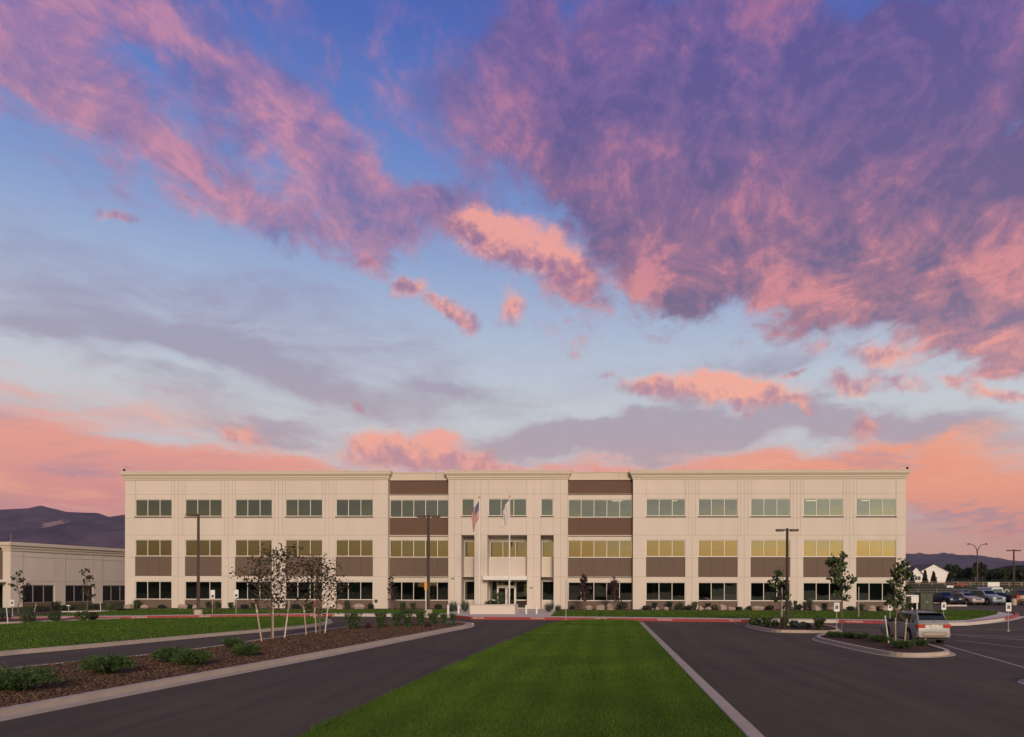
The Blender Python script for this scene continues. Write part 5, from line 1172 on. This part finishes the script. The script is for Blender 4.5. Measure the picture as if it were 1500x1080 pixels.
# silver wagon by the staked island: rear-left wheel contact taken from its place on the ground
rl = G(1331.5, 941.2); hd = R(-1.5); fwd = Vector((math.sin(-hd), math.cos(hd))); rt_ = Vector((fwd.y, -fwd.x))
wc = Vector(rl) + rt_*.71 + fwd*1.25
car('wagon', 'paint_silver', 'silver station wagon with tan lower trim and roof bars parked beside the staked island', 'car', (wc.x, wc.y, 0), R(90)+hd, 'paint_tan', True, None).scale = (.96, .90, .91)
def lotcar(kind, paint, px, d, toward, label, cat='car', dz=0.0, ang=0.0):
    x = AT(px, d)[0]; car(kind, paint, label, cat, (x, d+2.3, float(hz(x, d+2.3))+.005), R(-90 if toward else 90)+R(ang))
lotcar('sedan', 'paint_navy', 1396, 88.5, True, 'dark blue car at the left end of the rear lot row', ang=10)
lotcar('sedan', 'paint_champagne', 1429, 87.0, True, 'silver-beige sedan second from the left in the rear lot row', ang=10)
lotcar('suv', 'paint_blue_grey', 1459, 87.0, True, 'pale blue-grey off-roader third in the rear lot row', ang=10)
lotcar('suv', 'paint_grey', 1419, 97, False, 'grey car whose roof shows behind the silver-beige sedan')
lotcar('van', 'paint_white', 1459.5, 97.5, False, 'white van behind the blue-grey off-roader')
lotcar('suv', 'paint_brown', 1508, 87.5, False, 'dark brown off-roader cut by the right edge of the picture', ang=-14)
lotcar('sedan', 'paint_navy', 1478, 90.5, True, 'dark low car beside the base of the far right lamp', ang=8)
# white frame trailer with hoops
x = AT(1473, 98)[0]; tr = thing('trailer', 'white trailer with curved hoop frames right of the white van', 'trailer', (x, 98, float(hz(x, 98))))
MB().box(-1.1, 1.1, -.9, .9, .45, .62).build('bed', 'paint_white', tr); MB().box(-1.0, .2, -.7, .7, .62, 1.15).build('crate', 'paint_white', tr, bevel=.04)
for xx, rr in ((-.9,.55),(.0,.6),(.8,.6)): MB().tube([(xx+rr*math.cos(a)*.6, -.3, 1.2+rr*math.sin(a)) for a in [R(q) for q in range(-20, 220, 20)]], .05, 6).build('hoop', 'paint_white', tr)
for s in (-1, 1): MB().disc((.1, s*.95, .32), (0,1,0), .32, .18, 20).build('wheel', 'tyre', tr)
# ---------------------------------------------------------------- distance: houses, trees, fence, mountains, air
def house(px, d, y_eave, y_ridge, wpx, label, mt, depth=14, rz=0.0):
    x = AT(px, d)[0]; zb = float(hz(x, d))-.2; s = F/d; w = wpx/s/2; ze = AT(px, d, y_eave)[1]-zb; zr = AT(px, d, y_ridge)[1]-zb
    t = thing('house', label, 'house', (x, d, zb), rz, 'houses beyond the field'); m = MB(); m.box(-w, w, 0, depth, 0, ze)
    for y in (0, depth): m.poly([(-w, y, ze), (w, y, ze), (0, y, zr)] if y == 0 else [(w, y, ze), (-w, y, ze), (0, y, zr)])
    m.build('wall', mt, t)
    sl = MB(); o = .5; k = (zr-ze)/w
    for sg in (-1, 1):
        a = [(0,-o,zr+.05),(sg*(w+o),-o,ze-o*k+.05),(sg*(w+o),depth+o,ze-o*k+.05),(0,depth+o,zr+.05)]; b2 = [(q[0],q[1],q[2]+.2) for q in a]
        if sg > 0: a, b2 = a[::-1], b2[::-1]
        sl.poly(a); sl.poly(b2[::-1])
        for i in range(4): sl.quad(a[i], a[(i+1) % 4], b2[(i+1) % 4], b2[i])
    sl.build('roof', 'grey_roof', t)
    return t, w, ze, zr
h1, w, ze, zr = house(1368, 300, 838.5, 826.8, 44, 'white gabled house beyond the field right of the office building', 'white_wall', 18)
f = MB().box(-w*.75, -w*.45, -.08, -.01, ze*.35, ze*.75).build('window', 'house_window', h1); MB().box(-1.2, 1.2, -.08, -.01, .2, 2.4).build('door', 'grey_roof', h1)
h2, w, ze, zr = house(1342, 286, 842, 831, 20, 'pale blue-grey house partly hidden by the office building corner', 'white_wall', 22)
for q in (-.5, 0, .45): MB().box(w*q-.5, w*q+.5, -.08, -.01, ze*.35, ze*.8).build('window', 'house_window', h2)
h3, w, ze, zr = house(1326, 320, 838, 826, 60, 'broad dark-roofed house just behind the right end of the office building', 'white_wall', 16)
def far_tree(px, d, y0, wpx, kind, label):
    x = AT(px, d)[0]; zb = float(hz(x, d)); top = AT(px, d, y0)[1]-zb; w = wpx*d/F/2; t = thing('pine_tree' if kind == 'pine' else 'tree', label, 'tree', (x, d, zb), 0, 'pines by the houses' if kind == 'pine' else 'dark trees along the far field edge'); r = np.random.default_rng(int(px*11+y0))
    MB().tube([(0,0,-.3),(.1,0,top*.45),(0,.1,top*.8)], [.03*top, .02*top, .006*top], 6).build('trunk', 'bark', t)
    if kind == 'pine':
        n = 1400; k = r.random(n)**1.3; a = r.uniform(0,6.28,n); tier = .75+.25*np.abs(((k*7) % 1)-.5)*2; rad = w*(1-k)*tier*r.uniform(.5,1.05,n); p = np.column_stack([np.cos(a)*rad, np.sin(a)*rad, top*(.06+.94*k)])
        q = leafquads(p, .55)
    else:
        nc = 34; v = r.normal(size=(nc,3)); v /= np.linalg.norm(v,axis=1)[:,None]; v *= r.uniform(.35,.88,(nc,1)); c = np.column_stack([v[:,0]*w, v[:,1]*w, top*.55+v[:,2]*top*.40]); rr = w*r.uniform(.20,.36,nc)
        n = 2300; i = r.integers(0,nc,n); o = r.normal(size=(n,3)); o /= np.linalg.norm(o,axis=1)[:,None]; p = c[i]+o*rr[i][:,None]*r.uniform(.6,1.05,(n,1)); p[:,2] = np.clip(p[:,2], .3, None); q = leafquads(p, .6)
    soup('crown', q, 'far_pine' if kind == 'pine' else 'far_leaf', t)
FT = [(1394,345,823,22,'tall dark tree rising right behind the white house'),(1408,350,832,18,'rounded dark tree right of the tall one behind the white house'),(1419,340,829,17,'dark tree halfway between the white house and the road lamp'),(1429,335,823,17,'pointed dark tree behind the road lamp pole'),
      (1439,345,822,16,'tall dark tree right against the road lamp'),(1449,350,834,16,'lower dark tree right of the road lamp'),(1458,345,835,14,'dark tree above the white board sign'),(1473,330,832,22,'wide dark tree left of the far right lamp'),(1486,335,830,18,'dark tree behind the far right lamp'),(1496,325,833,20,'dark tree at the right edge of the picture'),(1384,350,840,12,'small dark tree peeping out right of the white house'),(1402,352,829,14,'slim dark tree between two rounded ones behind the house')]
for px, d, y0, w, lab in FT: far_tree(px, d, y0, w, 'broad', lab)
for px, d, y0, w, lab in ((1336,262,840,8,'small pine in front of the pale blue-grey house'),(1355,262,836,9,'pine left of the white gable wall'),(1367.5,262,838,9,'pine standing before the middle of the white gable wall'),(1390,262,841,10,'pine at the right corner of the white house')): far_tree(px, d, y0, w, 'pine', lab)
# wire fence across the field, with its posts
fe = thing('wire_fence', 'long low wire fence with thin pale posts across the field behind the rear lot', 'fence', (0, 0, 0)); fy = 128.0; xs = np.arange(34, 100, 3.2)
for x in xs: z = float(hz(x, fy)); MB().tube([(x, fy, z-.1), (x, fy, z+1.25)], .045, 5).build('post', 'stake_wood', fe)
for zz in (.45, .8, 1.18):
    MB().tube([(x, fy, float(hz(x, fy))+zz) for x in xs], .018, 4).build('wire', 'galvanised', fe)
fe2 = thing('rail_fence', 'distant pale rail fence near the houses', 'fence', (0, 0, 0)); fy = 235.0; xs = np.arange(84, 150, 4.0)
for x in xs: z = float(hz(x, fy)); MB().box(x-.08, x+.08, fy-.08, fy+.08, z-.1, z+1.2).build('post', 'stake_wood', fe2)
for zz in (.5, 1.05): MB().tube([(x, fy-.1, float(hz(x, fy))+zz) for x in xs], .06, 4).build('rail', 'stake_wood', fe2)
x = AT(1455.5, 190)[0]; z = float(hz(x, 190)); bs = thing('board_sign', 'wide white board sign on two posts beyond the parked cars', 'sign', (x, 190, z))
MB().box(-1.5, 1.5, -.05, .05, .55, 1.65).build('board', 'sign_white', bs)
for q in (-1.2, 1.2): MB().box(q-.07, q+.07, .05, .17, -.1, 1.7).build('post', 'stake_wood', bs)
x = AT(1405, 200)[0]; z = float(hz(x, 200)); rt = thing('flatbed_trailer', 'long low rust-red trailer parked in the field', 'trailer', (x, 200, z)); MB().box(-2.0, 2.0, -.9, .9, .35, .75).build('bed', 'red_wood', rt); MB().box(-1.0, 1.6, -.7, .7, .75, 1.15).build('load', 'red_wood', rt, bevel=.05)
for q in (-1.2, -.4, 1.3): MB().disc((q, -.95, .3), (0,1,0), .3, .2, 14).build('wheel', 'tyre', rt)
x = AT(1391, 196)[0]; z = float(hz(x, 196)); wt = thing('water_trough', 'small white trough left of the rust-red trailer', 'trough', (x, 196, z)); m = MB(); m.box(-.85, .85, -.35, -.28, .1, .6); m.box(-.85, .85, .28, .35, .1, .6); m.box(-.85, -.78, -.28, .28, .1, .6); m.box(.78, .85, -.28, .28, .1, .6); m.box(-.78, .78, -.28, .28, .1, .2); m.build('basin', 'white_metal', wt)
for q in (-.6, .6): MB().box(q-.06, q+.06, -.25, .25, -.1, .1).build('leg', 'white_metal', wt)
# ---- hills and mountains
mat('mountain', (.115,.070,.098), .95, .25, .0045, 0, detail=12, spec=0, col2=(.030,.024,.048)); mat('hill', (.030,.032,.018), .95, .3, .004, 0, detail=8, spec=0, col2=(.018,.022,.012))
def quarry():
    m = M['mountain']; T = NT(m.node_tree); b = T.n['Principled BSDF']; src = b.inputs['Base Color'].links[0].from_socket; tc = T.node('ShaderNodeTexCoord').outputs['Object']
    D = 5600; x, z = AT(103, D, 770); v = T.node('ShaderNodeMapping', {'Vector': tc, 'Location': (-x/95, 0, -z/30), 'Scale': (1/95, 0, 1/30)}).outputs[0]
    r = T.vm('LENGTH', v); n = T.noise(tc, .022, 7, .7); f = T.rng(T.m('ADD', r, T.m('MULTIPLY', T.m('SUBTRACT', n, .5), 6.5)), .9, .5, 0, .7)
    T.put(b.inputs['Base Color'], T.mix(f, src, (.42,.27,.22)))
quarry()
def fbm2(x, y, seed, oct=6):
    r = np.random.default_rng(seed); out = np.zeros_like(x); a = 1.0; f = 1.0
    for _ in range(oct):
        th = r.uniform(0, 6.28, 3); ph = r.uniform(0, 6.28, 3)
        for t, p in zip(th, ph): out += a/3*np.sin(f*(x*math.cos(t)+y*math.sin(t))+p+1.3*np.sin(f*.7*(y*math.cos(t)-x*math.sin(t))+p*2))
        a *= .52; f *= 2.05
    return out
def ridge(name, prof, D, depth, matname, seed, rough=.12, nx=260, ny=36, base=0.0, scale=.0016):
    pxs = np.linspace(prof[0][0], prof[-1][0], nx); tops = np.interp(pxs, [p[0] for p in prof], [p[1] for p in prof])
    v = []; T_ = np.linspace(0, 1, ny)
    for t in T_:
        dd = D-depth*(1-t) if t <= 1 else D
        env = t**1.5
        for px, ty in zip(pxs, tops):
            x, z = AT(px, D, ty); xx = x; yy = dd; n = float(fbm2(np.array(xx*scale), np.array(yy*scale*1.4), seed)); hh = z*env*(1+rough*n*6*(t*(1-t))*4*.5 + 0); hh = hh if t > .999 else min(hh, z*.965*dd/D); v.append((xx, yy, base+hh))
    b = MB(); b.v = v
    for j in range(ny-1):
        for i in range(nx-1): b.f.append((j*nx+i, j*nx+i+1, (j+1)*nx+i+1, (j+1)*nx+i)); b.m.append(0)
    n0 = len(b.v)   # steep back slope
    for i in range(nx): p = v[(ny-1)*nx+i]; b.v.append((p[0], D+depth*.8, 0))
    for i in range(nx-1): b.f.append(((ny-1)*nx+i, (ny-1)*nx+i+1, n0+i+1, n0+i)); b.m.append(0)
    return struct(b.build(name, matname, smooth=True))
ridge('mountain', [(-700,790),(-420,760),(-250,764),(-120,750),(-50,752),(0,749.5),(20,748),(38,745.5),(60,740.5),(72,744),(84,746.5),(97,750),(120,751),(143,751.5),(150,754),(162,758),(175,757),(185,755),(230,748),(300,765),(420,775),(560,800),(700,830),(800,850)], 6000, 3400, 'mountain', 5, nx=420)
ridge('mountain', [(1150,852),(1220,830),(1290,812),(1330,811),(1340,811.5),(1347,809.5),(1358,814),(1372,813.8),(1378,810),(1384,809.4),(1389,812),(1394,810.4),(1400,814),(1410,815.5),(1421,816),(1431,818),(1441,817.6),(1449,821),(1460,820),(1470,819.4),(1478,822.5),(1485,824),(1500,824.2),(1560,826),(1650,820),(1800,826),(2000,835)], 9000, 4500, 'mountain', 9, nx=420)
ridge('hill', [(1250,845),(1310,838),(1400,840),(1450,838),(1466,832),(1480,828.5),(1500,828),(1560,824),(1700,828),(1900,842)], 1500, 700, 'hill', 12, nx=140, ny=20, scale=.006)
# unseen high ground added behind the camera, a dark reflection for the ground-floor windows
def back_ridge():
    b = MB(); A = np.linspace(R(95), R(265), 260); rr = [(260, 0), (330, .6), (400, 1), (520, .9), (700, .0)]
    for r_, k in rr:
        for a in A:
            n = float(fbm2(np.array(a*9.0), np.array(.3), 21, 6)); h = (13.5+3.2*n+2.5*math.sin(a*3))*k; b.v.append((math.sin(a)*r_, math.cos(a)*r_, h))
    na = len(A)
    for j in range(len(rr)-1):
        for i in range(na-1): b.f.append((j*na+i, (j+1)*na+i, (j+1)*na+i+1, j*na+i+1)); b.m.append(0)
    struct(b.build('hill', 'hill', smooth=True))
back_ridge()
# air
def haze():
    b = MB().box(-7500, 9500, -2800, 11800, -40, 1150); m = bpy.data.materials.new('haze'); m.use_nodes = True; T = NT(m.node_tree); T.n.clear()
    v = T.node('ShaderNodeVolumePrincipled', {'Color': (.62,.66,.86,1), 'Density': HAZE, 'Anisotropy': .0})
    T.l.new(v.outputs[0], T.node('ShaderNodeOutputMaterial').inputs['Volume']); M['haze'] = m; o = b.build('haze', 'haze'); o['kind'] = 'stuff'; return o
HAZE = .000028
if HAZE: haze()
# ---------------------------------------------------------------- light of the low sun behind the camera
sun = bpy.data.lights.new('sun', 'SUN'); sun.energy = 2.6; sun.angle = R(14); sun.color = (1, .82, .64)
so = bpy.data.objects.new('sun', sun); COL.objects.link(so)
saz, sel = R(169), R(16.5); sdv = Vector((math.sin(saz)*math.cos(sel), math.cos(saz)*math.cos(sel), math.sin(sel))); so.rotation_euler = sdv.to_track_quat('Z', 'Y').to_euler()
scene.cycles.use_adaptive_sampling = True; scene.cycles.max_bounces = 6; scene.cycles.diffuse_bounces = 2; scene.cycles.glossy_bounces = 3; scene.cycles.transparent_max_bounces = 12; scene.cycles.volume_bounces = 0
scene.cycles.use_denoising = True
